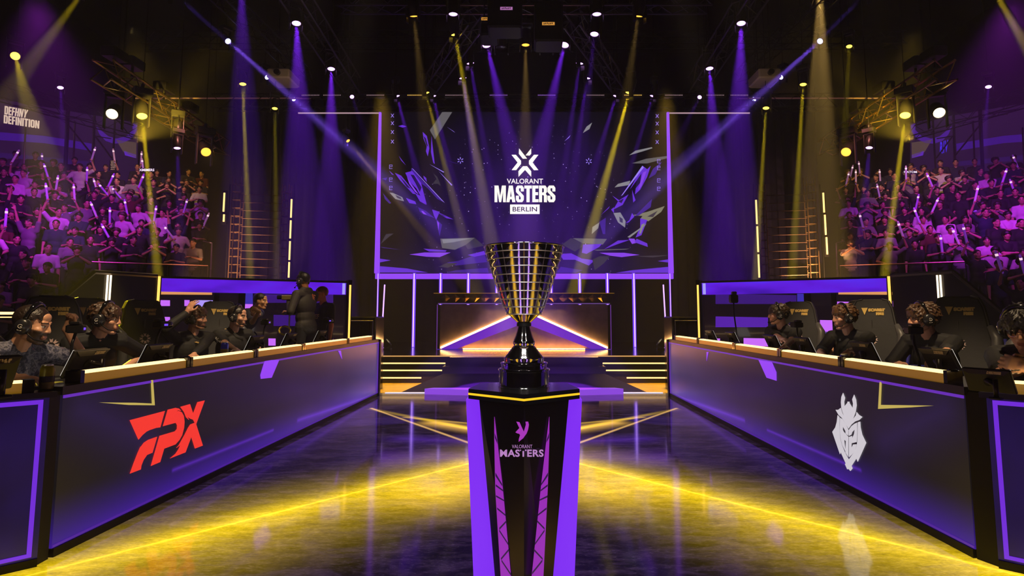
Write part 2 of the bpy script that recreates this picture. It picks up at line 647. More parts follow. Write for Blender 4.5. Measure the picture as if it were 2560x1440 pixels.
# far crossing rays
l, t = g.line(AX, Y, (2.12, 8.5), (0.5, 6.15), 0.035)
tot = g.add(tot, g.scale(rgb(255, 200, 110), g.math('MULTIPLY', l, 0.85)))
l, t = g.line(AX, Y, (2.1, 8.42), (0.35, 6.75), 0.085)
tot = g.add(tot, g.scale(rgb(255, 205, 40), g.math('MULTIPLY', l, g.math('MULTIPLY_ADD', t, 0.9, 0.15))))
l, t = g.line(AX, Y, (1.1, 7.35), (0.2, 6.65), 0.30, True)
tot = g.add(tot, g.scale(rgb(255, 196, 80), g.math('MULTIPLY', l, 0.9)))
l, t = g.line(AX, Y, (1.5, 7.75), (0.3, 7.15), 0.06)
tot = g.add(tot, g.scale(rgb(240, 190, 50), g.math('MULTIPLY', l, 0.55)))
l, t = g.line(AX, Y, (1.25, 6.45), (0.2, 6.2), 0.38, True)  # violet reflection painted into the floor's glow
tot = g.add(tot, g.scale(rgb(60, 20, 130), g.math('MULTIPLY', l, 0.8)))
# extra unseen rays near the camera, added for the trophy bowl to mirror
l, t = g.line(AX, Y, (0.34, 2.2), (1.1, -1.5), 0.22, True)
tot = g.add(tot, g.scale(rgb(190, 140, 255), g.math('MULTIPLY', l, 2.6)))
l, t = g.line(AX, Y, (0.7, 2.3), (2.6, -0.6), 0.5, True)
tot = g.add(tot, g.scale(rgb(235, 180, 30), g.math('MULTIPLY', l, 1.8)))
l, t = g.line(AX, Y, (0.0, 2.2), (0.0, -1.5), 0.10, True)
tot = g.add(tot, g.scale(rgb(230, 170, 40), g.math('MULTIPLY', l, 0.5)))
wv = g.nt.nodes.new('ShaderNodeTexWave')
wv.wave_type = 'BANDS'
wv.bands_direction = 'Y'
wv.inputs['Scale'].default_value = 26.0
g.nt.links.new(vec, wv.inputs['Vector'])
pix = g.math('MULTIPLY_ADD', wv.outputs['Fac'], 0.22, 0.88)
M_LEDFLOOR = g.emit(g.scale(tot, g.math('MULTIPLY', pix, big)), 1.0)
rn = g.math('MULTIPLY_ADD', n2, 0.06, 0.055)
g.set(g.b.inputs['Roughness'], rn)
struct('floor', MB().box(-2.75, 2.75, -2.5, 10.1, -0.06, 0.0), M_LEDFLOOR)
struct('trim_1', MB().box(-2.3, 2.3, 10.1, 10.135, -0.06, 0.012), mat('white_edge_led', (.4, .4, .4, 1), .4, emit=rgb(235, 225, 245), es=1.0))
M_APRON = mat('golden_lit_floor', (0.50, 0.34, 0.05, 1), 0.35, noise=0.3, nscale=5)  # gold light reflected on this floor strip is put into its base colour
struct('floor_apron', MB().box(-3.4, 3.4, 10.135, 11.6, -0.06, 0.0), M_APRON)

# ---------------------------------------------------------------- players' riser beside the aisle (floor behind the desks)
M_RISER = mat('riser_carpet', (0.010, 0.009, 0.012, 1), 0.7, noise=0.3, nscale=30)
struct('floor_riser_left', MB().prism([(-2.62, 3.2, 0), (-2.45, 9.9, 0), (-7.0, 9.9, 0), (-7.0, 2.0, 0), (-3.4, 2.2, 0)], (0, 0, 0.1)), M_RISER)
struct('floor_riser_right', MB().prism([(2.5, 3.2, 0), (2.42, 9.9, 0), (7.0, 9.9, 0), (7.0, 2.0, 0), (3.4, 2.2, 0)], (0, 0, 0.1)), M_RISER)

# ================================================================ STAGE
ZD = 0.47
struct('floor_stage', MB().box(-6.5, 6.5, 12.3, 18.5, 0, ZD), M_STAGE)
for sx in (-1, 1):
    st = empty('stage_steps', (sx * 2.5, 11.57, 0), 0, 'black stage steps with warm light strips %s of the middle blocks' % ('left' if sx < 0 else 'right'), 'steps', 'lit steps up to the stage')
    D = Matrix.Translation((-sx * 2.5, -11.57, 0))
    for k, (y, z) in enumerate(((11.57, 0.1175), (11.81, 0.235), (12.05, 0.352))):
        xi = (1.95, 1.56, 1.56)[k]
        a_, b_ = sorted((sx * 1.56, sx * 3.4))
        MB().box(a_, b_, y, 12.295, z - 0.1175, z).xform(D).build('step', M_STAGE, st)
        a_, b_ = sorted((sx * xi, sx * 3.4))
        MB().box(a_, b_, y - 0.012, y, z - 0.03, z - 0.006).xform(D).build('light_strip', M_WARMLED, st)
tag(MB().box(-3.4, 3.4, 12.285, 12.3, ZD - 0.022, ZD - 0.004).build('stage_edge_strip', mat('dim_warm_strip', (.4, .3, .1, 1), .4, emit=rgb(255, 190, 110), es=0.9)), 'thin warm light strip along the front edge of the stage', 'light strip')
cs = empty('centre_steps', (0, 11.4, 0), 0, 'two plain black blocks forming the middle steps up to the stage', 'steps')
MB().box(-1.54, 1.54, 0.03, 0.88, 0, 0.316).build('step', M_STAGE, cs)
MB().box(-1.46, 1.46, 0.5, 0.88, 0.316, ZD - 0.01).build('step', M_STAGE, cs)
rp = MB()
rp.add([(-2.06, 10.14, 0.002), (2.06, 10.14, 0.002), (1.52, 11.42, 0.19), (-1.52, 11.42, 0.19), (-2.06, 10.14, -0.02), (2.06, 10.14, -0.02), (1.52, 11.42, -0.02), (-1.52, 11.42, -0.02)],
       [(0, 1, 2, 3), (7, 6, 5, 4), (0, 4, 5, 1), (1, 5, 6, 2), (2, 6, 7, 3), (3, 7, 4, 0)])
tag(rp.build('ramp', mat('dark_ramp', (0.008, 0.007, 0.007, 1), 0.5, spec=.2, noise=.3, nscale=30)), 'dark sloping ramp leading from the aisle to the middle steps', 'ramp')
# low glowing podium
pd = MB().prism([(-1.62, 9.95, 0.002), (0, 9.62, 0.002), (1.62, 9.95, 0.002), (1.5, 10.08, 0.002), (-1.5, 10.08, 0.002)], (0, 0, 0.09))
pdm = mat('podium_glow', (0.1, 0.05, 0.15, 1), 0.35, emit=rgb(150, 78, 235), es=0.85)
tag(pd.build('podium', pdm), 'low six-sided violet glowing podium on the floor behind the pedestal', 'podium')
for sx in (-1, 1):
    spot('apron_gold', (sx * 2.6, 10.6, 5.5), (sx * 2.5, 10.9, 0), (1.0, .6, .04), 3000, 30, 0.5, 0.1)
spot('ramp_violet', (0, 9.0, 6.4), (0, 11.7, 0.2), VIO, 60, 22, 0.6, 0.1)

# ---------------------------------------------------------------- hosts' desk on the stage
M_BRONZE = mat('bronze_brushed_panel', (0.36, 0.27, 0.20, 1), 0.6, 0.0, noise=0.4, nscale=5)
dk = empty('host_desk', (0, 14.5, ZD), 0, 'long bronze host desk with glowing violet chevron on the stage', 'desk')
HW = 2.04
MB().box(-HW, HW, 0.0, 0.9, 0.01, 1.06).build('body', M_BRONZE, dk)
for sx in (-1, 1):
    MB().box(sx * HW - .03, sx * HW + .03, -0.05, 0.0, 0, 1.06).build('side_trim', M_GLOSSB, dk)
    MB().box(sx * (HW + .04) - .012, sx * (HW + .04) + .012, -0.03, 0.0, 0, 1.06).build('edge_light', mat('violet_edge', (.1, .05, .1, 1), .4, emit=rgb(120, 60, 170), es=.7), dk)
    cv = [(sx * 1.99, 0, 0.015), (sx * 1.60, 0, 0.015), (0, 0, 0.62), (0, 0, 0.91)]
    MB().prism([(x, -0.0, z) for x, y, z in cv], (0, -0.06, 0)).build('chevron', mat('chevron_violet', (.1, .03, .16, 1), .4, emit=rgb(112, 42, 200), es=.8, noise=.2), dk)
    a, b = V((sx * 1.99, -0.03, 0.035)), V((0, -0.03, 0.93))
    MB().tube(a, b, 0.026, n=6).build('light_strip', mat('chevron_warm_strip', (.4, .3, .1, 1), .4, emit=rgb(255, 190, 110), es=11.0, light=True), dk)
MB().box(-1.45, 1.45, -0.085, -0.06, 0.012, 0.024).build('light_strip', mat('base_warm_strip', (.4, .3, .1, 1), .4, emit=rgb(255, 165, 55), es=32.0, light=True), dk)
MB().box(-HW - .02, HW + .02, -0.10, 0.0, -0.005, 0.010).build('plinth', mat('violet_base_line', (.1, .05, .1, 1), .4, emit=rgb(70, 30, 190), es=.7), dk)
tp = MB()
tp.add([(-2.16, -.14, 1.34), (2.16, -.14, 1.34), (2.06, -.06, 1.10), (-2.06, -.06, 1.10), (-2.16, .9, 1.34), (2.16, .9, 1.34), (2.06, .9, 1.10), (-2.06, .9, 1.10)],
       [(0, 3, 2, 1), (4, 5, 6, 7), (0, 1, 5, 4), (3, 7, 6, 2), (1, 2, 6, 5), (0, 4, 7, 3)])
tp.build('top', M_GLOSSB, dk)
MB().box(-2.16, 2.16, -.15, -.14, 1.325, 1.34).build('top_edge', mat('gold_edge', (.5, .35, .1, 1), .35, .8, emit=rgb(150, 105, 20), es=.7), dk)
MB().box(-2.06, 2.06, -.07, -.06, 1.075, 1.10).build('top_edge', mat('violet_edge2', (.1, .05, .1, 1), .4, emit=rgb(120, 80, 160), es=.6), dk)
fc = MB()
rnd = random.Random(5)
nf = 17
for k in range(nf):                                  # faceted golden band of the desk top
    x0, x1 = -2.0 + 4.0 * k / nf, -2.0 + 4.0 * (k + 1) / nf
    xm = (x0 + x1) / 2
    zt, zb = 1.315, 1.125
    yt, yb = -.142, -.075
    apex = (xm + rnd.uniform(-.04, .04), (yt + yb) / 2 - 0.05, 1.22)
    c4 = [(x0, yt, zt), (x1, yt, zt), (x1, yb, zb), (x0, yb, zb)]
    m4 = [(x0, (yt + yb) / 2 - .01, 1.22), (xm, yt - .012, zt), (x1, (yt + yb) / 2 - .01, 1.22), (xm, yb - .012, zb)]
    fc.add(m4 + [apex], [(0, 4, 1), (1, 4, 2), (2, 4, 3), (3, 4, 0)])
fc.build('faceted_band', mat('gold_facets', (0.55, 0.36, 0.06, 1), 0.25, 1.0, noise=.5, nscale=3), dk)
nest(dk, 'top', 'top_edge', 'faceted_band')
spot('host_desk_gold', (0, 12.2, 5.9), (0, 14.4, 1.7), GOLD, 700, 26, 0.6, 0.1)

# ---------------------------------------------------------------- violet light columns under the screen
cols = [(945.5, 940.5, 697, 852, .022), (1036, 1029, 697, 868, .043), (1102, 1098, 697, 800, .043), (1171, 1171, 697, 800, .043), (1242, 1241, 697, 800, .043)]
for i, (xt, xb, yt, yb, r) in enumerate(cols):
    for sx in (-1, 1):
        pt = at(PPX + sx * (PPX - xt), 697, 15.45)
        x = pt.x
        o = empty('light_column', (x, 15.45, ZD), 0, '%s violet light column from the middle under the screen, on the %s side' % (('fifth', 'fourth', 'third', 'second', 'first')[i], 'left' if sx < 0 else 'right'), 'light tube', 'violet light columns under the screen')
        MB().tube((0, 0, 0), (0, 0, 2.36 - ZD), r, n=12).build('diffuser_tube', mat('violet_diffuser', (.05, .02, .1, 1), .4, emit=rgb(112, 62, 250), es=1.0), o)
        MB().tube((0, -r * .75, .01), (0, -r * .75, 2.35 - ZD), r * .42, n=8).build('bright_core', M_PTUBE, o)
for sx in (-1, 1):
    o = MB().tube((sx * 0.02, 0, 0.08), (-sx * 0.03, 0, 1.55), 0.016, n=8)
    o.cbox((sx * .02, 0, .04), (.14, .14, .08))
    o = o.build('slim_light_wand', M_PTUBE, loc=(sx * 3.42, 14.6, ZD))
    tag(o, 'slim leaning violet light wand standing on the stage near the %s wing' % ('left' if sx < 0 else 'right'), 'light tube', 'slim light wands on the stage')

# ---------------------------------------------------------------- big screen
YS = 15.6
sc = empty('video_screen', (0, YS, 2.3), 0, 'huge video screen with white emblem and crystal shards above the stage', 'screen')
p0, p1 = at(949, 279, YS), at(1677, 683, YS)
g = NG('screen_picture', (0.004, 0.004, 0.005, 1), 0.5, 0.0, 0.1)
vec = g.coord()
X, Y, Z = g.xyz(vec)
zz = g.math('SUBTRACT', Z, 1.45)
rr = g.math('SQRT', g.math('ADD', g.math('MULTIPLY', X, X), g.math('MULTIPLY', zz, zz)))
n1 = g.noise(vec, 0.8, 5)
glow = g.math('SUBTRACT', 1.0, g.math('DIVIDE', rr, 3.4), clamp=True)
c = g.scale(rgb(52, 16, 112), g.math('MULTIPLY', glow, g.math('MULTIPLY_ADD', n1, 1.2, -0.05)))
c = g.add(c, rgb(10, 7, 18)[:3])
low = g.math('SUBTRACT', 1.0, g.math('DIVIDE', Z, 0.9), clamp=True)
c = g.add(c, g.scale(rgb(34, 20, 66), g.math('MULTIPLY', low, g.noise(g.mapping(vec, (1, 1, 3)), 2.0, 5))))
vo = g.nt.nodes.new('ShaderNodeTexVoronoi')
vo.inputs['Scale'].default_value = 11.0
g.nt.links.new(vec, vo.inputs['Vector'])
sepc = g.nt.nodes.new('ShaderNodeSeparateColor')
g.nt.links.new(vo.outputs['Color'], sepc.inputs[0])
big = g.math('MULTIPLY_ADD', sepc.outputs[1], 0.13, 0.05)
dot = g.math('SUBTRACT', 1.0, g.math('DIVIDE', vo.outputs['Distance'], big), clamp=True)
ringm = g.math('SUBTRACT', 1.0, g.math('ABSOLUTE', g.math('SUBTRACT', g.math('DIVIDE', rr, 1.5), 1.0)), clamp=True)
clus = g.ramp(g.noise(vec, 1.3, 3), [(0.36, (0, 0, 0, 1)), (0.56, (1, 1, 1, 1))])
dots = g.math('MULTIPLY', g.math('MULTIPLY', dot, ringm), clus)
c = g.add(c, g.scale(rgb(186, 160, 235), g.math('MULTIPLY', dots, 2.4)))
M_SCREEN = g.emit(c, 1.0)
loc = V((0, YS, 2.3))
MB().box(p0.x, p1.x, 0, 0.12, p1.z - 2.3, p0.z - 2.3).build('display', M_SCREEN, sc)


def on_screen(px, py, lift=0.004):
    return at(px, py, YS - lift) - loc


SC = {}


def scol(c, k=1.0):
    if c not in SC:
        SC[c] = mat('picture_tone_%02d' % len(SC), (.01, .01, .01, 1), .4, emit=rgb(*c), es=1.0)
    return SC[c]


Pl, P1, P2, P3, Ll, Wg, Gg, Dg, Og = (138, 68, 236), (104, 48, 214), (62, 28, 142), (34, 20, 74), (158, 128, 250), (136, 134, 138), (98, 94, 98), (56, 50, 66), (128, 124, 104)
shL = [(Gg, [(605, 30), (690, 30), (540, 270), (495, 190)]), (P1, [(435, 205), (470, 240), (492, 345), (478, 415), (462, 370), (470, 330), (440, 260)]),
       (P1, [(510, 240), (520, 330), (538, 480), (525, 470), (505, 380)]), (P3, [(440, 240), (462, 260), (480, 330), (466, 320)]),
       (P2, [(340, 515), (430, 620), (620, 810), (560, 780), (470, 680), (410, 640), (330, 550)]), (Ll, [(340, 515), (352, 522), (626, 815), (598, 793)]),
       (P1, [(285, 555), (345, 540), (420, 640), (470, 830), (430, 780), (380, 690), (320, 630)]), (P3, [(330, 570), (360, 575), (425, 680), (410, 720), (370, 640)]),
       (Pl, [(300, 590), (330, 640), (400, 740), (370, 720), (320, 650)]), (P1, [(195, 555), (250, 580), (380, 740), (350, 735), (240, 620)]), (P3, [(235, 585), (280, 630), (330, 690), (300, 680)]),
       (P1, [(145, 535), (190, 575), (170, 570)]), (P1, [(370, 730), (430, 760), (465, 830), (410, 800)]), (Wg, [(150, 725), (180, 728), (260, 765), (275, 800), (200, 780)]),
       (Dg, [(200, 745), (245, 765), (255, 785), (215, 770)]), (P2, [(95, 730), (165, 815), (150, 820), (110, 780)]), (P1, [(290, 770), (370, 800), (380, 825), (320, 815)]),
       (P2, [(395, 850), (460, 880), (540, 945), (440, 910), (410, 890)]), (Pl, [(420, 880), (440, 885), (470, 915), (440, 908)]), (P1, [(515, 870), (580, 890), (550, 960), (530, 920)]),
       (P1, [(515, 870), (700, 955), (640, 945)]), (P3, [(560, 895), (640, 932), (610, 925)]), (P2, [(550, 950), (600, 1000), (580, 1100), (565, 1040)]), (Pl, [(556, 965), (575, 985), (572, 1050)]),
       (Gg, [(585, 1120), (880, 1112), (800, 1175), (710, 1215), (600, 1200)]), (Wg, [(600, 1125), (860, 1115), (700, 1150), (610, 1160)]), (Dg, [(880, 1112), (960, 1180), (820, 1210), (800, 1175)]),
       (Pl, [(320, 1255), (450, 1238), (675, 1238), (580, 1278), (470, 1275)]), (P1, [(440, 1205), (640, 1220), (630, 1232), (490, 1230)]), (P1, [(60, 1290), (160, 1305), (60, 1325)]),
       (P1, [(60, 1355), (300, 1375), (480, 1410), (60, 1410)]), (P2, [(640, 1325), (740, 1310), (800, 1290), (960, 1230), (985, 1320), (720, 1350)]), (Dg, [(570, 1360), (640, 1330), (735, 1330), (650, 1370)]),
       (P1, [(820, 1260), (960, 1225), (975, 1255), (880, 1275)]), (P2, [(720, 1390), (990, 1370), (1000, 1412), (640, 1410)]), (P2, [(70, 1190), (250, 1215), (100, 1200)]),
       (Dg, [(75, 1165), (120, 1080), (190, 1075), (150, 1100)]), (Dg, [(520, 650), (550, 610), (590, 670), (565, 650)]), (Dg, [(525, 560), (560, 590), (590, 665), (570, 640)]),
       (P1, [(440, 580), (465, 600), (470, 635), (445, 605)]), (Ll, [(570, 540), (690, 660), (680, 665)]), (Ll, [(490, 480), (620, 548), (612, 553)]), (P2, [(630, 445), (760, 485), (700, 470)]),
       (Ll, [(640, 160), (700, 200), (712, 212)]), (P1, [(225, 155), (260, 145), (298, 158), (262, 168)]), (P1, [(230, 410), (290, 490), (250, 450)]), (P2, [(85, 605), (130, 595), (120, 620)])]
shR = [(Wg, [(378, 125), (355, 180), (298, 215), (330, 160)]), (Wg, [(695, 405), (750, 365), (890, 335), (895, 345), (800, 375)]), (Gg, [(715, 475), (840, 435), (1025, 410), (1022, 430), (850, 475)]),
       (Wg, [(570, 680), (600, 650), (705, 622), (695, 660)]), (P1, [(810, 495), (850, 525), (880, 495), (850, 590), (790, 700), (745, 740), (760, 620), (700, 700)]),
       (Ll, [(808, 495), (822, 508), (640, 745), (625, 755)]), (P3, [(760, 620), (800, 560), (790, 640), (750, 690)]), (Pl, [(815, 550), (845, 540), (800, 670), (770, 710)]),
       (P2, [(975, 460), (920, 570), (860, 605), (900, 520)]), (P1, [(550, 750), (610, 790), (690, 740), (640, 830), (560, 870), (600, 800)]), (P3, [(600, 800), (650, 775), (630, 815)]),
       (P1, [(720, 700), (750, 790), (730, 810)]), (Wg, [(560, 900), (620, 895), (665, 970), (660, 1025), (600, 980)]), (Dg, [(610, 930), (640, 950), (640, 985), (615, 975)]), (P1, [(540, 870), (565, 850), (565, 900)]),
       (P1, [(665, 985), (740, 930), (720, 900), (690, 980)]), (Og, [(720, 920), (850, 890), (1000, 840), (970, 890), (860, 970), (790, 950), (810, 925)]), (Dg, [(850, 930), (940, 880), (900, 935)]),
       (P2, [(745, 925), (890, 780), (880, 850), (780, 920)]), (P1, [(790, 945), (850, 960), (800, 1090), (750, 1110), (790, 1020)]), (Wg, [(800, 1000), (830, 985), (795, 1075), (780, 1080)]),
       (P1, [(480, 1210), (600, 1135), (700, 1130), (600, 1165)]), (Wg, [(680, 1105), (845, 990), (830, 1010), (700, 1112)]), (Pl, [(690, 1118), (740, 1120), (760, 1155), (720, 1165)]), (P1, [(760, 1120), (850, 1160), (855, 1190), (740, 1150)]),
       (Wg, [(375, 1080), (380, 1020), (440, 980), (430, 1030)]), (P2, [(440, 975), (495, 940), (490, 1080), (470, 1080)]), (P1, [(450, 920), (530, 840), (520, 860)]),
       (Dg, [(120, 1170), (195, 1115), (280, 1150), (320, 1170), (230, 1230)]), (Gg, [(210, 1115), (505, 1122), (470, 1170), (300, 1160)]), (P1, [(300, 1170), (460, 1165), (440, 1190), (330, 1250), (290, 1240)]),
       (Pl, [(440, 1240), (650, 1240), (785, 1258), (630, 1278), (530, 1265)]), (P1, [(100, 1250), (200, 1245), (290, 1290), (400, 1305), (350, 1350), (230, 1300), (130, 1300)]),
       (Dg, [(380, 1300), (440, 1270), (530, 1270), (480, 1330), (400, 1390)]), (P1, [(940, 1312), (1040, 1295), (1040, 1325)]), (P1, [(580, 1412), (720, 1390), (1040, 1360), (1040, 1412)]),
       (P2, [(70, 1412), (110, 1360), (300, 1390), (240, 1412)]), (Gg, [(390, 1215), (700, 1205), (660, 1213), (420, 1222)]), (Dg, [(740, 1270), (1040, 1260), (900, 1280)]), (Ll, [(140, 285), (195, 230), (180, 255)])]
for lst, zf, off in ((shL, 3.428, (930, 270)), (shR, 3.427, (1370, 270))):
    for k, (c_, pts) in enumerate(lst):
        P = [on_screen(off[0] + x / zf, off[1] + y / zf, 0.002 + 0.0006 * k) for x, y in pts]
        MB().prism(P, (0, -0.0005, 0)).build('crystal_shard', scol(c_), sc)
rnd = random.Random(11)
gl = []
for x0, ys in ((981, (289, 308, 330, 354)), (1643, (290, 309, 331, 355))):         # columns of small crosses and square signs
    for y in ys:
        gl.append([])
        for a in (1, -1):
            gl[-1].append([(x0 - 4, y - 4 * a), (x0 - 3, y - 5 * a), (x0 + 4, y + 4 * a), (x0 + 3, y + 5 * a)])
for x0, ys in ((977, (417, 449, 470)), (1647, (403, 420, 451, 472))):
    for y in ys:
        gl += [[[(x0 - 4, y - 5), (x0 + 4, y - 5), (x0 + 4, y - 4), (x0 - 4, y - 4)], [(x0 - 4, y + 4), (x0 + 4, y + 4), (x0 + 4, y + 5), (x0 - 4, y + 5)],
               [(x0 - 4, y - 5), (x0 - 3, y - 5), (x0 - 3, y + 5), (x0 - 4, y + 5)], [(x0 + 3, y - 5), (x0 + 4, y - 5), (x0 + 4, y), (x0 + 3, y)], [(x0 - 2, y - 1), (x0 + 2, y - 1), (x0 + 2, y), (x0 - 2, y)]]]
for x0, y0 in ((1151, 401), (1472, 403)):
    gl.append([])
    for a in range(6):
        ca, sa = cos(a * pi / 3 + .5), sin(a * pi / 3 + .5)
        gl[-1].append([(x0 + ca * 3 - sa, y0 + sa * 3 + ca), (x0 + ca * 8 - sa, y0 + sa * 8 + ca), (x0 + ca * 8 + sa, y0 + sa * 8 - ca), (x0 + ca * 3 + sa, y0 + sa * 3 - ca)])
for sg in gl:
    art = MB()
    for q in sg:
        art.prism([on_screen(x, y, 0.03) for x, y in q], (0, -0.0005, 0))
    art.build('screen_sign', scol(Ll), sc)
Zf, Of = 7.783, (1225, 360)
lg = [[(565, 85), (722, 285), (637, 287), (560, 190)], [(800, 86), (802, 190), (772, 225), (692, 222)], [(418, 210), (503, 210), (604, 325), (604, 390), (510, 508), (420, 508), (537, 360)],
      [(942, 210), (855, 210), (757, 325), (757, 390), (855, 510), (942, 508), (828, 360)], [(640, 432), (722, 432), (802, 530), (802, 640), (682, 505), (555, 640), (553, 530)]]
poly_px(lg, Zf, Of, lambda x, y: on_screen(x, y, 0.04), (0, -0.004, 0), 'emblem', M_WHITE, sc)
tm = text_mb('VALORANT', 1.0, 1.0, 0.012)
xs = [v[0] for v in tm.v]
zs = [v[2] for v in tm.v]
w_, h_ = max(xs) - min(xs), max(zs) - min(zs)


def fit_text(mb, fn, cx, cy, w, h):
    xs = [v[0] for v in mb.v]
    zs = [v[2] for v in mb.v]
    mx, mz = (max(xs) + min(xs)) / 2, (max(zs) + min(zs)) / 2
    kx, kz = w / (max(xs) - min(xs)), h / (max(zs) - min(zs))
    mb.v = [tuple(fn(cx + (x - mx) * kx, cy - (z - mz) * kz)) for x, y, z in mb.v]
    return mb


fit_text(tm, lambda x, y: on_screen(x, y, 0.044), 1225 + 680 / Zf, 360 + 723 / Zf, 90.5, 12.6).build('lettering', M_WHITE, sc)
bm, bw = block_mb('MASTERS', 0.22)
bm.v = [tuple(on_screen(1225 + (88 + x / bw * 1184) / Zf, 360 + (1132 - y / 7 * 324) / Zf, 0.044)) for x, y, z in bm.v]
bm.build('lettering', M_WHITE, sc)
poly_px([[(390, 1178), (965, 1178), (965, 1362), (390, 1362)]], Zf, Of, lambda x, y: on_screen(x, y, 0.04), (0, -0.004, 0), 'city_plate', M_WHITE, sc)
fit_text(text_mb('BERLIN', 1, 1, 0.01), lambda x, y: on_screen(x, y, 0.047), 1225 + 678 / Zf, 360 + 1268 / Zf, 61, 11.4).build('lettering', mat('black_letters', (.002, .002, .002, 1), .6), sc)
for _c in list(sc.children):
    if _c.name.split('.')[0] in ('crystal_shard', 'screen_sign'):
        _c.parent = [d for d in sc.children if d.name.split('.')[0] == 'display'][0]
# glowing frame of the screen
for sx, (xt, xb) in ((-1, (949, 941)), (1, (1677, 1680))):
    a, b = at(PPX + sx * 363, 279, YS - .1) - loc, at(PPX + sx * 365, 683, YS - .1) - loc
    MB().prism([(a.x, 0, a.z), (a.x - sx * .05, 0, a.z), (b.x - sx * .02, 0, b.z), (b.x + sx * .10, 0, b.z)], (0, -0.1, 0)).build('side_light', M_PURPLE, sc)
a, b = at(938, 684, YS - .12) - loc, at(1684, 697, YS - .12) - loc
MB().box(a.x, b.x, -.12, 0, b.z, a.z).build('sill_light', M_PURPLE, sc)
MB().box(p0.x - .1, p1.x + .1, -.06, .3, p0.z - 2.3 + .01, p0.z - 2.3 + .3).build('header', M_BLACK, sc)
# warm footlights on the stage
for sx in (-1, 1):
    e = empty('footlight', (sx * 3.25, 14.3, ZD), 0, 'small warm floor spotlight on the stage at the %s edge' % ('left' if sx < 0 else 'right'), 'spotlight', 'floor spotlights on the stage')
    MB().bbox(-.12, .12, -.08, .08, 0, .04, .008).build('base', M_BLACK, e)
    Mh = Matrix.Translation((0, 0, .13)) @ Euler((0, R(-50 * sx), 0)).to_matrix().to_4x4()
    MB().lathe([(.05, -.09), (.085, -.06), (.095, .05), (.10, .08), (.085, .08)], 16, Mh).build('head', M_BLACK, e, True, 40)
    MB().lathe([(.083, .07), (.04, .076), (0.0, .078)], 16, Mh).build('lens', mat('warm_lens', (.5, .4, .2, 1), .3, emit=rgb(255, 220, 110), es=3.0), e)
    MB().box(-.11, -.095, -.02, .02, .02, .15).box(.095, .11, -.02, .02, .02, .15).build('yoke', M_BLACK, e)
    spot('footlight_beam', (sx * 3.25 - sx * .1, 14.3, ZD + .25), (sx * 3.6, 14.35, ZD), (1, .75, .3), 12, 90, .5, .05)
# drapes beside the screen and truss over it
for sx in (-1, 1):
    dr = MB()
    x0, x1, n = sx * 4.0, sx * 8.2, 60
    vs = []
    for k in range(n + 1):
        x = x0 + (x1 - x0) * k / n
        y = 16.4 + 0.09 * sin(k * 1.9) + 0.05 * sin(k * .7)
        vs += [(x, y, 0.0), (x, y, 7.4)]
    dr.add(vs, [(2 * k, 2 * k + 2, 2 * k + 3, 2 * k + 1) for k in range(n)])
    tag(dr.build('stage_drape', mat('navy_drape', (0.004, 0.003, 0.016, 1), 0.9, spec=.05, noise=.3, nscale=2), smooth=True), 'tall dark navy drape hanging %s of the big screen' % ('left' if sx < 0 else 'right'), 'curtain', 'drapes beside the screen')
# ================================================================ PLAYERS' DESKS
HP = 0.855


def led_panel_mat(name, sgn):
    g = NG(name, (0.006, 0.005, 0.007, 1), 0.30, 0.0, 0.25)
    vec = g.coord()
    X, Y, Z = g.xyz(vec)
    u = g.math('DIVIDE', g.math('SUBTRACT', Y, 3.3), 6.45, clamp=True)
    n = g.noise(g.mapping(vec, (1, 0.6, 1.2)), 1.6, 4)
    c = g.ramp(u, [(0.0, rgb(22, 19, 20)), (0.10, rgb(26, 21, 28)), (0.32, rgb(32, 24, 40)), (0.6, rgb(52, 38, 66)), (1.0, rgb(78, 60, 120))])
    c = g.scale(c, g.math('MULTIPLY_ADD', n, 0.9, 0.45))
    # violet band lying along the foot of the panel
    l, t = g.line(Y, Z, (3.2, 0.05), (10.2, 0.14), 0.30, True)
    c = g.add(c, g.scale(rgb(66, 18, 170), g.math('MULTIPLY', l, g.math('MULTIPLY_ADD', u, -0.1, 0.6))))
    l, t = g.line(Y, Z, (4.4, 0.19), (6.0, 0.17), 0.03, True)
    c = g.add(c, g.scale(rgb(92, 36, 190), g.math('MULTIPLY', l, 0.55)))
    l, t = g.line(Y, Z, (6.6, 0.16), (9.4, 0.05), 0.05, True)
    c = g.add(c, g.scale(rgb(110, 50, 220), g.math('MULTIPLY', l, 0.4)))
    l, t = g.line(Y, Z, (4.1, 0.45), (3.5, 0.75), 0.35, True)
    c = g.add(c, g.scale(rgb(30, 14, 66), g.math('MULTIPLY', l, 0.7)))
    return g.emit(c, 1.0)


SIDES = {}


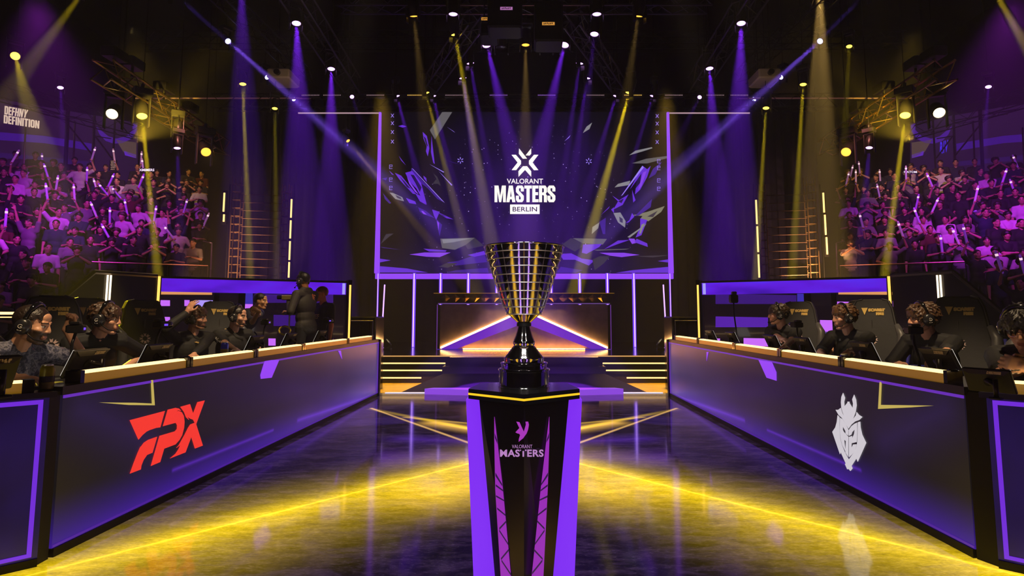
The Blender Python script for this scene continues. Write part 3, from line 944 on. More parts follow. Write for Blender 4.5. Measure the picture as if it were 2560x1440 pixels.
def side_desk(sx, A, B, joints, emb, words):
    A, B = V(A), V(B)
    ex = (B - A).normalized()
    nr = V((-sx * ex.y, sx * ex.x, 0)) if True else None
    nr = V((ex.y, -ex.x, 0)) * (1 if sx < 0 else -1)          # towards the aisle
    L = (B - A).length
    up = V((0, 0, 1))
    T = lambda u, n, z: A + ex * u + nr * n + up * z           # along the desk, towards the aisle, up
    d = empty('gaming_desk', A, 0, words[0], 'desk')
    inv = Matrix.Translation(-A)

    def b(mb, name, m, **k):
        return mb.xform(inv).build(name, m, d, **k)

    def bar(u0, u1, n0, n1, z0, z1):
        mb = MB()
        vs = [T(u, n, z) for u in (u0, u1) for n in (n0, n1) for z in (z0, z1)]
        mb.add(vs, [(0, 1, 3, 2), (4, 6, 7, 5), (0, 4, 5, 1), (2, 3, 7, 6), (0, 2, 6, 4), (1, 5, 7, 3)])
        bmx = bmesh.new()
        return mb

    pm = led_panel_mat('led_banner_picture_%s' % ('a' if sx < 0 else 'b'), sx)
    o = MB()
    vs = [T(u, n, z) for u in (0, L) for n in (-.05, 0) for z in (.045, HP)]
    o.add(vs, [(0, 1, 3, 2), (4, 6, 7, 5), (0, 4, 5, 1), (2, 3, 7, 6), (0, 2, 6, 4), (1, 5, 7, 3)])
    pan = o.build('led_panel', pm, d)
    pan.location = -A                                          # panel keeps hall coordinates for its picture
    b(bar(0, L, -.06, .012, 0, .045), 'plinth', M_BLACK)
    b(bar(-.02, L + .02, -.16, .012, HP, HP + .045), 'worktop_edge', mat('desk_edge', (.02, .016, .012, 1), .35))
    b(bar(-.02, L - .45, -.75, -.02, .82, .868), 'worktop', mat('desk_top_black', (0.008, 0.008, 0.009, 1), 0.35))
    b(bar(0, L - .45, -.75, -.70, .10, .82), 'modesty_panel', M_BLACK)
    b(bar(L, L + .06, -.14, .03, 0, HP + .04), 'end_post', mat('end_post_bronze', (.05, .04, .035, 1), .4, .5))
    pe = mat('border_violet', (.05, .02, .1, 1), .4, emit=rgb(108, 46, 196), es=.8)
    b(bar(0, L, 0, .006, HP - .02, HP - .004), 'border_light', pe)
    b(bar(0, L, 0, .006, .050, .062), 'border_light', mat('border_violet_dim', (.05, .02, .1, 1), .4, emit=rgb(84, 34, 170), es=.7))
    b(bar(L - .03, L - .01, 0, .006, .05, HP - .02), 'border_light', pe)
    face = T(0, 0.003, 0)
    onp = lambda px, py: onplane(px, py, face, nr)
    thick = nr * .003
    M_gold = mat('banner_gold_mark', (.05, .05, .02, 1), .4, emit=rgb(214, 190, 96), es=.8)
    M_vq = mat('banner_violet_mark', (.05, .02, .08, 1), .4, emit=rgb(150, 66, 250), es=.95)
    for shapes, name, m in emb:
        for (lst, zf, off) in shapes:
            ob = poly_px(lst, zf, off, onp, thick, name, {'gold': M_gold, 'vq': M_vq}.get(m, m) if isinstance(m, str) else m)
            ob.parent = d
            ob.location = -A
    # light bars on the desk edge with their black clamps
    ends = [(onplane(px, 787, T(0, -.03, 0), nr) - A).dot(ex) for px in joints]
    ends.sort()
    cnt = len(ends) - 1
    words_o = ('nearest', 'second', 'third', 'fourth', 'fifth', 'sixth')
    for k in range(cnt):
        u0, u1 = ends[k] + .042, ends[k + 1] - .042
        p = T(u0, -.06, HP + .045)
        e = empty('light_bar', p, 0, '%s warm light bar from the camera along the edge of the %s desk' % (words_o[k], words[1]), 'light bar', 'light bars along the %s desk' % words[1])
        iv = Matrix.Translation(-p)

        def bb(n0, n1, z0, z1, a=u0, c=u1):
            return MB().add([T(u, n, z) for u in (a, c) for n in (n0, n1) for z in (z0, z1)],
                            [(0, 1, 3, 2), (4, 6, 7, 5), (0, 4, 5, 1), (2, 3, 7, 6), (0, 2, 6, 4), (1, 5, 7, 3)]).xform(iv)
        bb(-.09, -.012, HP + .045, HP + .098).build('housing', mat('gold_housing', (.55, .36, .10, 1), .3, .6, emit=rgb(120, 84, 18), es=.75), e)
        mb = MB().add([T(u, n, z) for u in (u0, u1) for n, z in ((-.088, HP + .098), (-.075, HP + .112), (-.03, HP + .112), (-.014, HP + .098))],
                      [(0, 1, 2, 3), (7, 6, 5, 4), (0, 4, 5, 1), (1, 5, 6, 2), (2, 6, 7, 3), (3, 7, 4, 0)]).xform(iv)
        mb.build('diffuser', M_GOLDBAR, e)
        for uu in (u0 - .035, u1 + .005):
            q = MB()
            q.add([T(u, n, z) for u in (uu, uu + .03) for n in (-.095, -.005) for z in (HP + .045, HP + .118)],
                  [(0, 1, 3, 2), (4, 6, 7, 5), (0, 4, 5, 1), (2, 3, 7, 6), (0, 2, 6, 4), (1, 5, 7, 3)])
            q.tube(T(uu + .015, -.05, HP + .112), T(uu + .015, -.05, HP + .125), .03, .022, n=10)
            q.xform(iv).build('clamp', M_GLOSSB, e)
    SIDES[sx] = (T, ex, nr, L)
    return d


FP = [[(97, 425), (713, 262), (632, 550), (560, 560), (440, 600), (390, 625), (320, 685), (250, 765)],
      [(577, 715), (495, 995), (400, 1035), (340, 1120), (300, 1220), (290, 1290), (100, 1362), (165, 1180), (235, 1000), (284, 892), (355, 852), (300, 880), (345, 820), (420, 770)],
      [(765, 240), (900, 208), (960, 220), (1000, 262), (950, 250), (915, 268), (960, 262), (1010, 285), (1045, 350), (1058, 450), (1050, 560), (1015, 690), (970, 770), (900, 850), (700, 925), (630, 1160), (468, 1228), (620, 700), (890, 620), (925, 580), (928, 510), (905, 470), (680, 530)],
      [(985, 190), (1155, 142), (1210, 310), (1285, 108), (1413, 78), (1262, 495), (1238, 468), (1210, 415), (1160, 398), (1105, 362), (1138, 420), (1085, 370), (1050, 280)],
      [(1238, 470), (1262, 495), (1380, 870), (1243, 922), (1178, 715), (1075, 990), (805, 1095), (900, 1015), (950, 940), (988, 858), (915, 912), (960, 860), (1060, 680), (1120, 560), (1160, 500)]]
G2 = [[(290, 82), (322, 165), (308, 230), (312, 310), (365, 245), (362, 228), (395, 228), (395, 248), (452, 340), (458, 260), (443, 190), (475, 112), (508, 200), (516, 290), (500, 400), (470, 480), (445, 535), (505, 460), (517, 402), (555, 450), (612, 485), (560, 535), (490, 560), (430, 610), (380, 680), (330, 590), (270, 500), (215, 450), (165, 365), (210, 365), (250, 333), (275, 420), (320, 500), (285, 410), (262, 330), (254, 240), (262, 150)],
      [(240, 500), (275, 520), (330, 600), (376, 700), (376, 795), (335, 765), (330, 720), (285, 640), (283, 700), (300, 735), (376, 815), (376, 1150), (330, 1080), (335, 965), (338, 890), (305, 860), (330, 1060), (280, 960), (250, 850), (238, 720), (235, 600)],
      [(386, 705), (430, 640), (480, 600), (523, 580), (525, 700), (520, 830), (515, 905), (430, 925), (428, 1010), (460, 945), (515, 942), (490, 1040), (440, 1110), (390, 1160), (388, 820), (440, 802), (440, 855), (475, 770), (487, 690), (440, 740), (428, 780), (388, 803)],
      [(198, 455), (230, 490), (225, 600), (230, 720), (240, 850), (270, 960), (320, 1080), (386, 1200), (450, 1110), (500, 1030), (525, 940), (532, 830), (536, 700), (538, 572), (576, 563), (583, 660), (610, 780), (676, 918), (640, 1000), (535, 1235), (500, 1145), (508, 1185), (430, 1305), (448, 1345), (412, 1390), (382, 1355), (360, 1362), (322, 1275), (335, 1262), (258, 1090), (264, 1050), (238, 1108), (110, 735), (160, 660), (185, 570)]]
M_FPX = mat('banner_red_emblem', (.05, .01, .01, 1), .4, emit=rgb(246, 54, 44), es=1.0)
M_G2 = mat('banner_white_emblem', (.05, .05, .05, 1), .4, emit=rgb(206, 200, 208), es=1.0)
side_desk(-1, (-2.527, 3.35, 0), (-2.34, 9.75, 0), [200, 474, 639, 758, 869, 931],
          [([(FP, 7.024, (310, 990))], 'team_emblem', M_FPX),
           ([([[(1005, 130), (1018, 130), (1030, 302), (860, 300), (660, 283), (900, 285), (1012, 290)]], 2.667, (0, 900))], 'corner_mark', 'gold'),
           ([([[(1765, 0), (1860, 0), (1810, 118), (1738, 126), (1735, 100)]], 2.667, (0, 900)), ([[(2254, -62), (2272, -62), (2280, -5)]], 2.667, (0, 900))], 'slanted_mark', 'vq')],
          ('long black gaming desk with red emblem on its banner panel', 'red-emblem'))
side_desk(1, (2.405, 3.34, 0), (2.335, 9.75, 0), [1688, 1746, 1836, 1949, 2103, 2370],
          [([(G2, 6.7, (2065, 970))], 'team_emblem', M_G2),
           ([([[(1440, 192), (1452, 192), (1446, 340), (1600, 342), (1785, 345), (1640, 356), (1430, 366)]], 2.572, (1640, 880))], 'corner_mark', 'gold'),
           ([([[(660, 50), (745, 62), (775, 130), (776, 185), (712, 165)]], 2.572, (1640, 880)), ([[(326, 0), (338, 0), (326, 58)]], 2.572, (1640, 880))], 'slanted_mark', 'vq')],
          ('long black gaming desk with white helmet emblem on its banner panel', 'white-emblem'))

# corner desks that turn outward at the near end of either long desk
for sx in (-1, 1):
    if sx < 0:
        a, bpt = V((-2.515, 3.24, 0)), V((-3.35, 2.40, 0))
    else:
        a, bpt = V((2.435, 3.22, 0)), V((3.30, 2.42, 0))
    ex = (bpt - a).normalized()
    nr = V((-ex.y, ex.x, 0))
    if nr.y > 0:
        nr = -nr
    L = (bpt - a).length
    d = empty('corner_desk', a, 0, 'black corner desk with violet bordered panel nearest the camera on the %s' % ('left' if sx < 0 else 'right'), 'desk', 'corner desks')
    T = lambda u, n, z: ex * u + nr * n + V((0, 0, z))

    def bar(u0, u1, n0, n1, z0, z1):
        return MB().add([T(u, n, z) for u in (u0, u1) for n in (n0, n1) for z in (z0, z1)],
                        [(0, 1, 3, 2), (4, 6, 7, 5), (0, 4, 5, 1), (2, 3, 7, 6), (0, 2, 6, 4), (1, 5, 7, 3)])
    g = NG('corner_panel_picture_%s' % ('a' if sx < 0 else 'b'), (0.012, 0.011, 0.014, 1), 0.3)
    vec = g.coord()
    n = g.noise(g.mapping(vec, (1.4, 1.4, .8)), 1.8, 3)
    M_ = g.emit(g.scale(g.ramp(n, [(.35, rgb(14, 6, 44)), (.55, rgb(26, 10, 74)), (.7, rgb(52, 16, 122))]), .85), 1.0)
    bar(0, L, -.06, 0, .04, HP).build('led_panel', M_, d)
    bar(0, L, -.06, .012, 0, .04).build('plinth', M_BLACK, d)
    MB().prism([T(-.03, .014, HP), T(L, .014, HP), T(L, -.75, HP), T(.42, -.75, HP), T(.10, -.25, HP)], (0, 0, .03)).build('worktop', mat('corner_top', (.012, .009, .016, 1), .25), d)
    pe = mat('corner_border_violet', (.05, .02, .1, 1), .4, emit=rgb(116, 44, 226), es=.9)
    bar(.025, L, 0, .006, HP - .032, HP - .010).build('border_light', pe, d)
    bar(.025, .045, 0, .006, .07, HP - .032).build('border_light', pe, d)
    bar(.025, L, 0, .006, .052, .070).build('border_light', pe, d)
    po = MB().prism([V((sx * 2.527 if sx < 0 else 2.405, 3.33, 0)) - a, T(0, -.01, 0), T(.02, -.1, 0), V((sx * 2.62, 3.335, 0)) - a], (0, 0, HP + .02))
    po.build('corner_post', M_BLACK, d)
    p = a + T(.115 if sx < 0 else .11, -.05, HP + .03)
    e = empty('light_bar', p, 0, 'short warm light bar on the corner desk at the %s edge of the picture' % ('left' if sx < 0 else 'right'), 'light bar', 'light bars on the corner desks')
    bar(0, .6, -.045, .03, 0, .05).build('housing', MATS['gold_housing'], e)
    bar(0, .6, -.035, .02, .05, .062).build('diffuser', M_GOLDBAR, e)
    bar(-.05, 0, -.05, .035, 0, .066).build('clamp', M_GLOSSB, e)
    MB().tube(T(.30, -.046, .03), T(.30, .032, .03), .034, n=4).build('clamp', M_GLOSSB, e)
# ================================================================ PEDESTAL AND TROPHY
ZT = 0.975
pdst = empty('trophy_pedestal', (0, 2.63, 0), 0, 'tall tapering black pedestal with violet side panels in the aisle centre', 'pedestal')
L0 = V((0, 2.63, 0))


def hexa(k, z):
    return [V((x * k, (y - 2.63) * k, z)) for x, y in ((0, 2.425), (.238, 2.615), (.2, 2.83), (0, 2.9), (-.2, 2.83), (-.238, 2.615))]


MB().prism(hexa(1, ZT - .042), (0, 0, .042)).build('top_slab', mat('pedestal_top', (.008, .008, .009, 1), .16, coat=.4), pdst)
h6 = hexa(1.004, ZT - .026)
sb = MB()
for i in (5, 0):
    j = (i + 1) % 6
    a, b = h6[i], h6[j]
    sb.add([a, b, b + V((0, 0, .009)), a + V((0, 0, .009))], [(0, 1, 2, 3)])
sb.build('yellow_strip', mat('yellow_led_line', (.3, .2, .02, 1), .4, emit=rgb(250, 196, 30), es=1.05), pdst)


def pw(z):                                        # half width of the black front at height z
    return .192 - (.96 - z) * .098


zt, zb = ZT - .042, 0.0
fr = MB()
pts = lambda z: [V((-pw(z), 2.585 - 2.63, z)), V((0, 2.46 - 2.63, z)), V((pw(z), 2.585 - 2.63, z)), V((pw(z) * .9, .15, z)), V((-pw(z) * .9, .15, z))]
A_, B_ = pts(zt), pts(zb)
fr.add(A_ + B_, [(0, 1, 6, 5), (1, 2, 7, 6), (2, 3, 8, 7), (3, 4, 9, 8), (4, 0, 5, 9), (4, 3, 2, 1, 0), (5, 6, 7, 8, 9)])
fr.build('black_front', mat('pedestal_black', (.006, .006, .007, 1), .3, noise=.2, nscale=20), pdst)
for sx in (-1, 1):
    qo = lambda z: .250 - (.96 - z) * .052
    MB().add([V((sx * (pw(z) - .03), y, z)) if k == 0 else V((sx * qo(z), y + .01, z)) for z in (zt - .004, zb) for k in (0, 1) for y in (-.02, .16)],
             [(0, 2, 6, 4), (1, 5, 7, 3), (2, 3, 7, 6), (0, 1, 3, 2), (4, 6, 7, 5)]).build('side_light_panel', mat('pedestal_violet', (.05, .02, .1, 1), .35, emit=rgb(128, 44, 246), es=.95), pdst)
# faces of the front, for the printed inlays
faces = {}
for sx in (-1, 1):
    a, b, c = L0 + pts(zt)[1], L0 + pts(zt)[0 if sx < 0 else 2], L0 + pts(zb)[1]
    n = (b - a).cross(c - a).normalized()
    if n.y > 0:
        n = -n
    faces[sx] = (a + n * .0015, n)


def onfront(px, py):
    f = faces[-1 if px < 1304.5 else 1]
    return onplane(px, py, *f) - L0


Zp, Op = 2.938, (1140, 950)
M_INL = mat('magenta_inlay', (.2, .03, .25, 1), .4, emit=rgb(146, 40, 176), es=.95)
M_INLD = mat('inlay_gap', (.01, .01, .03, 1), .4, emit=rgb(48, 22, 72), es=.8)
for sx, pl, gaps in ((-1, [(283, 270), (342, 770), (405, 1445), (330, 1445), (290, 800), (283, 430)],
                      [[(284, 390), (302, 440), (304, 468), (286, 425)], [(290, 680), (340, 765), (341, 782), (290, 705)], [(292, 766), (345, 806), (346, 818), (292, 780)], [(294, 846), (352, 880), (353, 890), (294, 858)],
                       [(302, 936), (364, 988), (365, 1000), (303, 950)], [(318, 1085), (370, 1030), (371, 1044), (320, 1100)], [(318, 1098), (383, 1198), (384, 1214), (318, 1112)], [(330, 1308), (388, 1238), (389, 1254), (332, 1322)], [(334, 1318), (403, 1420), (404, 1438), (335, 1334)]]),
                     (1, [(684, 270), (684, 430), (672, 800), (640, 1445), (555, 1445), (625, 770)],
                      [[(683, 390), (666, 440), (663, 460), (683, 424)], [(675, 680), (626, 760), (625, 775), (675, 704)], [(673, 766), (622, 806), (621, 818), (673, 780)], [(671, 848), (612, 878), (611, 888), (671, 862)],
                       [(664, 936), (602, 985), (601, 998), (664, 950)], [(650, 1085), (597, 1030), (596, 1044), (650, 1100)], [(650, 1098), (579, 1198), (578, 1214), (650, 1112)], [(636, 1308), (572, 1238), (571, 1254), (636, 1322)], [(634, 1318), (560, 1410), (559, 1428), (634, 1334)]])):
    nn = faces[sx][1]
    fn = lambda x, y, s=sx: onplane(x, y, *faces[s]) - L0
    poly_px([pl], Zp, Op, fn, nn * .002, 'inlay', M_INL, pdst)
    fn2 = lambda x, y, s=sx: onplane(x, y, faces[s][0] + faces[s][1] * .0022, faces[s][1]) - L0
    poly_px(gaps, Zp, Op, fn2, nn * .0006, 'inlay_gap', M_INLD, pdst)
Ze, Oe = 12.0, (1230, 1040)
M_EMB = mat('magenta_emblem', (.2, .03, .25, 1), .4, emit=rgb(160, 52, 178), es=.95)
M_LILAC = mat('lilac_letters', (.3, .2, .3, 1), .4, emit=rgb(178, 126, 190), es=.9)
poly_px([[(730, 168), (825, 185), (955, 470), (1015, 260), (1005, 170), (1085, 168), (1108, 265), (1085, 400), (1040, 520), (940, 660), (800, 775), (805, 690), (842, 575), (820, 535), (760, 520), (703, 490), (820, 360)]],
        Ze, Oe, lambda x, y: onplane(x, y, V((0, 2.4535, 0)), V((0, -1, 0))) - L0, (0, -.001, 0), 'emblem', M_EMB, pdst)
fit_text(text_mb('VALORANT', 1, 1, -0.002), onfront, 1230 + 903 / Ze, 1040 + 915 / Ze, 51, 9.0).build('lettering', M_LILAC, pdst)
fit_text(text_mb('MASTERS', 1, 1, 0.03, spacing=1.08), onfront, 1230 + 893 / Ze, 1040 + 1115 / Ze, 109, 18.5).build('lettering', M_LILAC, pdst)

# trophy
tr = empty('trophy', (0.0, 2.665, ZT), 0, 'large silver cup trophy with banded bowl standing on the black pedestal', 'trophy')
K = 574.0
zy = lambda y: (970 - y) / K
base = [(64, 970), (64, 966.5), (62.5, 965.5), (62.5, 929), (64.5, 928), (64.5, 924), (62, 923), (57.5, 922.5), (57.5, 913), (59, 912), (59, 908.5), (57, 908), (50, 907.5), (50, 899), (50.5, 898), (50.5, 895.5), (48.5, 895), (44, 889), (41, 886), (34, 876), (27, 867.5), (25, 866)]
MB().lathe([(r / K, zy(y)) for r, y in base], 64).build('base', M_CHROME, tr, True, 28)
stem = [(25, 866), (27.5, 862), (28, 858), (26.5, 853), (22, 843), (18.5, 832), (16, 822), (15, 818)]
MB().lathe([(r / K, zy(y)) for r, y in stem], 48).build('stem', M_CHROME, tr, True, 30)
MB().lathe([(17, 0), (18.5, 1), (18.5, 8), (17, 9)] and [(r / K, zy(y)) for r, y in [(16, 818.5), (18.5, 817.5), (18.5, 810), (16, 809)]], 48).build('collar', mat('black_collar', (.01, .01, .01, 1), .2), tr, True, 30)
cup = [(16, 809.5), (19, 807), (26, 801), (33, 795), (39, 790), (43, 788)]
MB().lathe([(r / K, zy(y)) for r, y in cup], 48).build('bowl_foot', mat('gilt_silver', (.86, .72, .38, 1), .08, 1.0, noise=.05, nscale=8), tr, True, 40)
ys = [788, 770, 750.5, 730.5, 710.5, 690.5, 670.5, 651.5, 634.5, 617]


def bw_(y):
    t = (788 - y) / 171.0
    return 43.5 + 58.5 * (t ** 0.86)


bp = []
for a, b in zip(ys[:-1], ys[1:]):
    for k in range(5):
        t = k / 5
        y = a + (b - a) * t
        bp.append((bw_(y) + 0.30 * sin(pi * t), y))
bp.append((bw_(617), 617))
inner = [(bw_(y) - 2.5, y) for y in (617.5, 640, 680, 730, 780)] + [(36, 788)]
bowl = MB().lathe([(r / K, zy(y)) for r, y in bp + inner], 96)
bowl.build('bowl', M_CHROME, tr, True, 9)
rg = MB()
for y in ys[:-1]:
    r = (bw_(y) + 0.9) / K
    rg.path([(r * cos(2 * pi * i / 56), r * sin(2 * pi * i / 56), zy(y)) for i in range(56)], .0022, 6, True)
for i in range(28):
    a = 2 * pi * (i + .5) / 28
    rg.path([((bw_(y) + 1.4) / K * cos(a), (bw_(y) + 1.4) / K * sin(a), zy(y)) for y in ys], .0004, 4)
rg.build('bowl_bands', mat('band_wire', (.95, .9, .86, 1), .38, 1.0), tr, True)
r = bw_(617) / K
MB().path([(r * cos(2 * pi * i / 64), r * sin(2 * pi * i / 64), zy(616.5)) for i in range(64)], .0035, 8, True).build('rim', M_CHROME, tr, True)
nest(tr, 'bowl', 'bowl_bands', 'rim')
nest(pdst, 'black_front', 'inlay', 'inlay_gap', 'emblem', 'lettering')
nest(pdst, 'top_slab', 'yellow_strip')
# ================================================================ BOOTH WALLS BEHIND THE PLAYERS
ZW = 1.825
M_BOOTH = mat('booth_gloss_panel', (0.020, 0.014, 0.012, 1), 0.25, 0.2, spec=.4, noise=.3, nscale=3)
M_BTRIM = mat('booth_trim', (0.10, 0.075, 0.06, 1), 0.3, 0.7)
M_LWHITE = mat('booth_white_tube', (.5, .4, .3, 1), .4, emit=rgb(255, 232, 196), es=2.2)
M_LGOLD = mat('booth_gold_tube', (.5, .4, .2, 1), .4, emit=rgb(255, 190, 84), es=1.8)
tones = {'b': (206, 110, 255), 'w': (176, 152, 255), 'd': (54, 18, 116), 'm': (84, 30, 168), 'u': (58, 44, 170), 'k': (6, 4, 8)}
LREC = [('b', 390, 425, 750, 765), ('b', 461, 474, 750, 765), ('w', 487, 532, 750, 767), ('b', 400, 425, 792, 830), ('u', 612, 632, 726, 760), ('b', 612, 632, 760, 806),
        ('d', 636, 737, 735, 757), ('d', 790, 833, 732, 757), ('d', 684, 833, 787, 815), ('b', 671, 689, 846, 864), ('b', 809, 833, 840, 857), ('m', 550, 590, 775, 830)]
RREC = [('d', 1789, 1991, 734, 760), ('m', 1789, 1920, 791, 818), ('b', 1785, 1800, 846, 862), ('b', 1859, 1925, 845, 866), ('u', 1993, 2012, 734, 765), ('b', 1993, 2012, 765, 806),
        ('b', 2093, 2170, 754, 770), ('b', 2205, 2241, 752, 770), ('b', 2205, 2241, 797, 835), ('b', 2050, 2082, 800, 832), ('m', 2040, 2075, 850, 880)]
for sx in (-1, 1):
    side = 'red-emblem' if sx < 0 else 'white-emblem'
    D, C, B = V((sx * 2.82, 9.62, 0)), V((sx * 5.05, 8.3, 0)), V((sx * 5.38, 7.5, 0))
    w = empty('booth_wall', C, 0, 'glossy back wall with violet screen band behind the %s desk' % side, 'wall panel', 'booth walls')
    ex = (D - C).normalized()
    nr = V((-ex.y * sx, ex.x * sx, 0))
    if nr.y > 0:
        nr = -nr
    L = (D - C).length
    T = lambda u, n, z: ex * u + nr * n + V((0, 0, z))

    def bar(u0, u1, n0, n1, z0, z1, T=T):
        return MB().add([T(u, n, z) for u in (u0, u1) for n in (n0, n1) for z in (z0, z1)],
                        [(0, 1, 3, 2), (4, 6, 7, 5), (0, 4, 5, 1), (2, 3, 7, 6), (0, 2, 6, 4), (1, 5, 7, 3)])
    g = NG('booth_band_%d' % (sx + 1), (.01, .01, .02, 1), .25)
    n = g.noise(g.mapping(g.coord(), (.6, .6, 2)), 1.6, 3)
    bandm = g.emit(g.ramp(n, [(.3, rgb(64, 14, 168)), (.5, rgb(96, 26, 222)), (.7, rgb(84, 50, 246))]), 1.0)
    bar(0, L, -.14, -.10, .1, ZW - .02).build('screen_back', mat('booth_screen_dark', (.016, .012, .016, 1), .16, coat=.6, emit=rgb(22, 12, 24), es=.6), w)
    bar(.02, L - .03, -.06, 0, ZW - .215, ZW - .03).build('screen_band', bandm, w)
    bar(L - .09, L - .045, -.001, .004, ZW - .21, ZW - .035).build('band_end_light', mat('band_end', (.1, .1, .2, 1), .4, emit=rgb(170, 160, 250), es=1.), w)
    bar(0, L, -.16, .02, ZW - .03, ZW).build('top_rail', M_BTRIM, w)
    bar(-.03, .03, -.15, .01, .1, ZW).build('post', M_BLACK, w)
    bar(-.016, .016, .012, .03, .35, ZW - .005).build('tube_light', M_LGOLD, w)
    bar(L, L + .06, -.15, .02, .1, ZW + .02).build('post', M_BLACK, w)
    bar(L + .015, L + .04, .02, .04, .85, ZW - .06).build('tube_light', M_LGOLD, w)
    pl = C + nr * -.092
    for k, x0, x1, y0, y1 in (LREC if sx < 0 else RREC):
        q = [onplane(x, y, pl, nr) - C for x, y in ((x0, y0), (x1, y0 + (x1 - x0) * .02), (x1, y1), (x0, y1))]
        MB().prism(q, nr * .003).build('lit_block', mat('booth_tone_' + k, (.01, .01, .01, 1), .4, emit=rgb(*tones[k]), es=1.), w)
    for (xa, xb) in (((533, 546), (594, 611)) if sx < 0 else ((2080, 2093), (2012, 2030))):
        q = [onplane(x, 780, pl, nr) - C for x in (xa, xb)]
        MB().prism([V((p.x, p.y, .1)) for p in q] + [V((p.x, p.y, ZW - .22)) for p in reversed(q)], nr * .05).build('post', M_BLACK, w)
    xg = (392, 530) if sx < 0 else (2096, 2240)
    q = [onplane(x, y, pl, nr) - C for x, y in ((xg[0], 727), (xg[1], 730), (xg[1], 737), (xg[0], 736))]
    MB().prism(q, nr * .01).build('glowing_reflection', mat('booth_reflection_glow', (.3, .2, .1, 1), .5, emit=rgb(232, 160, 84), es=.9), w)  # gold reflection of the light bars in the glass, made as a glowing strip
    # slanted side panel nearer the camera
    s2 = empty('booth_side_panel', B, 0, 'dark slanted booth panel with white twin tube beside the %s wall' % side, 'wall panel', 'booth side panels')
    ey = (B - C).normalized()
    n2 = V((-ey.y, ey.x, 0))
    if n2.dot(V((-sx, -1, 0))) < 0:
        n2 = -n2
    U = lambda u, n, z: (C - B) + ey * u + n2 * n + V((0, 0, z))
    LB = (B - C).length
    prof = [(0.04, .1), (0.04, ZW), (LB, ZW), (LB * 1.45, 1.44), (LB * 2.4, .62), (LB * 2.4, .1)]
    MB().prism([U(u, 0, z) for u, z in prof], n2 * -.06).build('panel', M_BOOTH, s2)
    for a, b_ in zip(prof[1:4], prof[2:5]):
        MB().tube(U(a[0], 0, a[1]), U(b_[0], 0, b_[1]), .028, n=6).build('edge_trim', M_BTRIM, s2)
    for off in (-.02, .02):
        MB().tube(U(LB * .80 + off, .02, .6), U(LB * .80 + off, .02, ZW - .03), .011, n=8).build('tube_light', M_LWHITE, s2)
    MB().box(-.03, .03, -.03, .03, .1, ZW - .45).xform(Matrix.Translation(U(LB * 1.3, -.12, 0))).build('prop', M_BLACK, s2)
    if sx < 0:
        for k, (y0, wd) in enumerate(((783, 'upper'), (793, 'lower'))):
            a, b_ = at(-60, y0, 5.6), at(42, y0, 5.6)
            o = MB().tube((0, 0, 0), (b_ - a), .012 if k == 0 else .005, n=8).build('rear_light_bar', M_GOLDBAR if k == 0 else M_WARMLED, loc=a)
            tag(o, '%s level gold light bar behind the bearded player at the left edge' % wd, 'light bar')
            MB().tube((.05, 0, 0), (.05, .0, .1 - a.z), .01, n=6).build('support', M_BLACK, o)
    spot('booth_violet', (C.x * .93, 7.4, 0.5), (C.x * 1.06, 7.95, 1.2), VIO, 9, 70, .8, .1)
    # low black road cases closing the wing beside the stage
    o = MB().bbox(-.55, .55, -.3, .3, 0, 1.32, .02)
    cs_ = empty('road_case', (sx * 3.05, 10.5, -.06), 0, 'tall black equipment case standing past the %s desk end' % side, 'case', 'equipment cases')
    o.build('body', M_GLOSSB, cs_)
    MB().path([(-.5, -.31, .2), (-.5, -.31, 1.25), (.5, -.31, 1.25), (.5, -.31, .2)], .012, 6).build('handle_rail', M_ALU, cs_)
    MB().box(-.40 if sx < 0 else .05, -.05 if sx < 0 else .40, -.325, -.31, 1.09, 1.105).build('warm_light_line', M_WARMLED, cs_)

